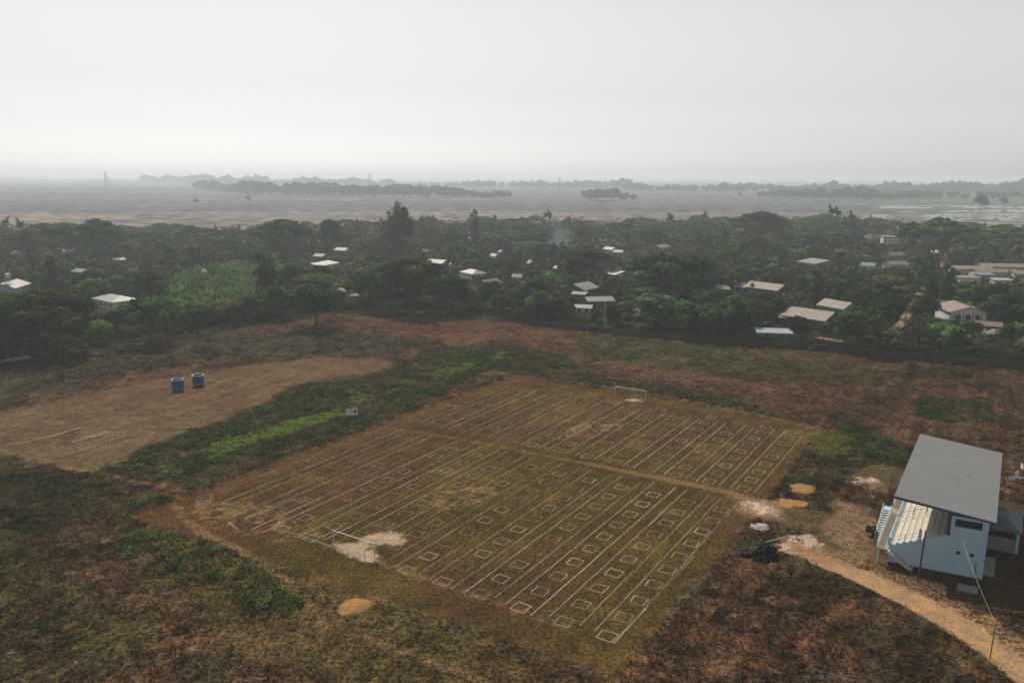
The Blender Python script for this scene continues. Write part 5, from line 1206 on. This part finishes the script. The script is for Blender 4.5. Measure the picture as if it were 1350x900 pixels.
for i in range(4000):
    x, y = rg.uniform(BAN[:, 0].min(), BAN[:, 0].max()), rg.uniform(BAN[:, 1].min(), BAN[:, 1].max())
    if in_poly(BAN, x, y) and all((x - a_) ** 2 + (y - b2) ** 2 > 6.5 for a_, b2 in bp4) and (np.hypot(hand[:, 0] - x, hand[:, 1] - y) > hand[:, 2] * .5).all(): bp4.append((x, y))
    if len(bp4) >= 290: break
print('bananas', len(bp4))
for (x, y) in bp4:
    e = empty('banana_plant', (x, y, .2), rg.uniform(0, 6.28)); s_ = rg.uniform(1.3, 2.5); e.scale = (s_, s_, s_); tag(e, 'light green banana plant in the grove behind the left of the field', 'banana plant', 'banana plants of the grove')
    link('stem', bst, e); link('leaves', bl_me, e)

# hedge row of undergrowth along the village edge
P = [G(*p) for p in ((-20, 478), (60, 466), (130, 455), (240, 436), (330, 428), (380, 420), (480, 408), (600, 412), (700, 422), (780, 434), (870, 442), (1000, 455), (1140, 466), (1250, 476), (1350, 486), (1400, 492))]
hx_, hy_ = [], []
for a_, b2 in zip(P[:-1], P[1:]):
    k = int((b2 - a_).length * 5.0)
    for i in range(k):
        q = a_.lerp(b2, (i + random.random()) / k); o_ = random.uniform(.6, 9) if random.random() < .6 else abs(random.gauss(1.5, 1.0)) + .5; hx_.append(q.x + q.x / q.y * o_); hy_.append(q.y + o_)
hx_, hy_ = np.array(hx_), np.array(hy_); rg = np.random.default_rng(3); keep = ~((np.hypot(hx_[:, None] - ln[None, :, 0], hy_[:, None] - ln[None, :, 1]) < ln[None, :, 2]).any(1)) & (rg.uniform(0, 1, len(hx_)) < .85)
hx_, hy_ = hx_[keep], hy_[keep]; colr = np.array((.02, .028, .013))[None] * rg.uniform(.6, 1.9, (len(hx_), 1)); colr[rg.uniform(0, 1, len(hx_)) < .12] = (.07, .085, .04)
clumps('edge_undergrowth', hx_, hy_, rg.uniform(.8, 1.8, len(hx_)), rg.uniform(.9, 3.0, len(hx_)), 40, .24, colr, 13)
# yellow-green lawn growth by the lane end
x, y, rg = scatter(16000, lambda x, y: (up(FIELDS['lime_r'], x, y) > -.5) * 1.0, 14, xr=(85, 180), yr=(90, 262))
clumps('lawn_growth', x, y, rg.uniform(.4, .9, len(x)), rg.uniform(.2, .55, len(x)), 10, .16, alb(88, 98, 36)[None] * rg.uniform(.6, 1.15, (len(x), 1)), 15)
tag(lump('low_bush', G(1152, 706).to_tuple(), (.8, .7, 1.1), LOWM, 4), 'small black-green bush at the foot of the outer stair', 'bush') if False else None
v_ = KIND['low_bush']; g2 = G(1149, 706); e = empty('low_bush', (g2.x, g2.y, 0)); e.scale = (.3, .3, .38); tag(e, 'small dark bush at the foot of the outer stair of the stand', 'bush'); link('trunk', PROTO['low_bush'][0][1], e); link('crown', PROTO['low_bush'][0][0], e)

# ------------------------------------------------------------------ distant tree lines on the plain
def treeline(name, segs, seed, nleaf=80, size=3.4):
    rg = np.random.default_rng(seed); lst = []
    for (xa, ya, xb, yb, topa, topb, rows) in segs:
        A, B = G(xa, ya), G(xb, yb); L = (B - A).length; k = int(L / 13)
        for i in range(k):
            for r_ in range(rows):
                q = A.lerp(B, (i + rg.uniform()) / k); q = q + (q.normalized() * (r_ * 22 + rg.uniform(0, 15))); q.z = 0
                if rg.uniform() < .08: continue
                px_, _y = proj((q.x, q.y, 0)); f_ = np.clip((px_ - min(xa, xb)) / (abs(xb - xa) + 1e-6), 0, 1); h0 = topa + (topb - topa) * f_
                h_ = h0 * (.62 + .55 * float(vnoise(np.array(q.x / 70.), np.array(q.y / 70.), seed))) * rg.uniform(.85, 1.15); lst.append([q.x, q.y, h_ * rg.uniform(.45, .7), 'rounded_tree' if rg.uniform() < .8 else 'spreading_tree', h_, None])
    return mass(name, lst, nleaf, size, seed)
treeline('distant_treeline', [(258, 249, 345, 257, 19, 27, 2), (345, 257, 500, 260, 27, 24, 2), (500, 260, 670, 261.5, 24, 15, 2)], 1)
treeline('distant_grove', [(775, 265, 815, 265.5, 24, 26, 3), (815, 265.5, 848, 265, 20, 15, 1)], 2, 110, 2.6)
treeline('distant_treeline', [(1000, 260, 1130, 264, 13, 22, 2), (1130, 264, 1240, 262, 22, 15, 2)], 3)
treeline('distant_treeline', [(822, 251.5, 960, 253, 22, 22, 1), (960, 253, 1110, 254, 22, 24, 1), (1110, 253, 1350, 257, 22, 34, 2), (1250, 262, 1420, 264, 16, 22, 1)], 4, 60, 4.5)
treeline('distant_treeline', [(186, 240, 330, 243.5, 26, 30, 1), (330, 243.5, 520, 245, 30, 22, 1), (520, 246, 830, 249, 14, 26, 1), (-60, 237, 190, 240, 5, 9, 1)], 5, 50, 6)
def lone(x_, y_, top, kind='rounded_tree', w=.5, lb=None):
    g = G(x_, y_); h_ = (y_ - top) * g.y / FPX; P = PROTO[kind][0]; e = empty(NAME[kind], (g.x, g.y, -.1)); s_ = h_ * w / KIND[kind][1]; e.scale = (s_, s_, h_ / KIND[kind][2])
    tag(e, lb, 'tree', 'lone trees out on the plain'); link('trunk', P[1], e); link('crown', P[0], e)
lone(1292, 278, 257, lb='taller hazy lone tree beyond the flooded paddies'); lone(1322, 272, 259, lb='smaller hazy lone tree beyond the flooded paddies')
lone(328, 267, 258, lb='tiny green lone tree on the plain before the long treeline', w=.4); lone(258, 269, 262, lb='tiny dark lone tree on the left of the plain'); lone(975, 260, 254, lb='low lone tree on the plain right of the dark grove'); lone(126, 242, 238, lb='tiny faint lone tree near the left pylon')
# pylons
pym = mat('pylon_steel', (.12, .12, .13), rough=.6)
for (x_, y_, top, lb) in ((141, 251, 226, 'faint lattice pylon far out on the left of the plain'), (737, 255, 234, 'faint lattice pylon above the middle of the plain'), (488, 252, 229, 'faint lattice pylon behind the long distant treeline')):
    g = G(x_, y_); h_ = (y_ - top) * g.y / FPX * .95; t = empty('pylon', g); tag(t, lb, 'pylon', 'pylons on the plain'); w_ = h_ * .1; b3 = MB()
    for q in ((-1, -1), (1, -1), (-1, 1), (1, 1)): b3.tube((q[0] * w_, q[1] * w_, 0), (q[0] * .6, q[1] * .6, h_), .45, .3, 4)
    for i in range(6):
        z0_, z1_ = h_ * i / 6, h_ * (i + 1) / 6; a0, a1 = w_ + (.6 - w_) * i / 6, w_ + (.6 - w_) * (i + 1) / 6
        b3.tube((-a0, -a0, z0_), (a1, -a1, z1_), .25, .25, 4); b3.tube((a0, -a0, z0_), (-a1, -a1, z1_), .25, .25, 4)
    b3.build('tower', pym, t); b4 = MB()
    for z_ in (.72, .84, .95): b4.tube((-h_ * .16, 0, h_ * z_), (h_ * .16, 0, h_ * z_), .4, .4, 4)
    b4.build('crossarm', pym, t)

# ------------------------------------------------------------------ air
def vol_mat(name, col, dens, aniso):
    m = bpy.data.materials.new(name); m.use_nodes = True; t = m.node_tree; t.nodes.remove(t.nodes['Principled BSDF'])
    v = t.nodes.new('ShaderNodeVolumePrincipled'); v.inputs['Color'].default_value = (*col, 1); v.inputs['Density'].default_value = dens; v.inputs['Anisotropy'].default_value = aniso
    t.links.new(v.outputs[0], t.nodes['Material Output'].inputs['Volume']); return m
HZ = MB().box((0, 0, (62 - 1.5) / 2), (50000, 50000, 63.5)).build('haze', vol_mat("haze_air", (.72, .795, .85), 0.00026, 0.3)); HZ['kind'] = 'stuff'
g2 = G(738, 352)
sm = None
import bmesh
bm = bmesh.new(); bmesh.ops.create_icosphere(bm, subdivisions=3, radius=1)
for v in bm.verts:
    z = v.co.z; v.co.x = v.co.x * 11; v.co.y *= 10; v.co.z = 13 + z * 14
me = bpy.data.meshes.new('smoke'); bm.to_mesh(me); bm.free(); 
SMK = vol_mat('smoke_air', (.5, .62, .7), .03, .0); t_ = SMK.node_tree; N_, L_ = t_.nodes, t_.links
tc = N_.new('ShaderNodeTexCoord'); mp = N_.new('ShaderNodeMapping'); mp.inputs['Location'].default_value = (0, 0, -.98); mp.inputs['Scale'].default_value = (.11, .13, .075)
gr = N_.new('ShaderNodeTexGradient'); gr.gradient_type = 'SPHERICAL'; nz = N_.new('ShaderNodeTexNoise'); nz.inputs['Scale'].default_value = .28; nz.inputs['Detail'].default_value = 3
L_.new(tc.outputs['Object'], mp.inputs[0]); L_.new(mp.outputs[0], gr.inputs[0]); L_.new(tc.outputs['Object'], nz.inputs['Vector'])
mr = N_.new('ShaderNodeMapRange'); mr.inputs['From Min'].default_value = .42; mr.inputs['From Max'].default_value = .7; mr.inputs['To Min'].default_value = .15; mr.inputs['To Max'].default_value = 1.6; L_.new(nz.outputs['Fac'], mr.inputs['Value'])
mu = N_.new('ShaderNodeMath'); mu.operation = 'MULTIPLY'; L_.new(gr.outputs['Fac'], mu.inputs[0]); L_.new(mr.outputs[0], mu.inputs[1])
m2 = N_.new('ShaderNodeMath'); m2.operation = 'MULTIPLY'; m2.inputs[1].default_value = .075; L_.new(mu.outputs[0], m2.inputs[0])
for q in N_:
    if q.type == 'PRINCIPLED_VOLUME': L_.new(m2.outputs[0], q.inputs['Density'])
me.materials.append(SMK); tag(link('smoke', me, None, (g2.x, g2.y, 0)), kind='stuff')
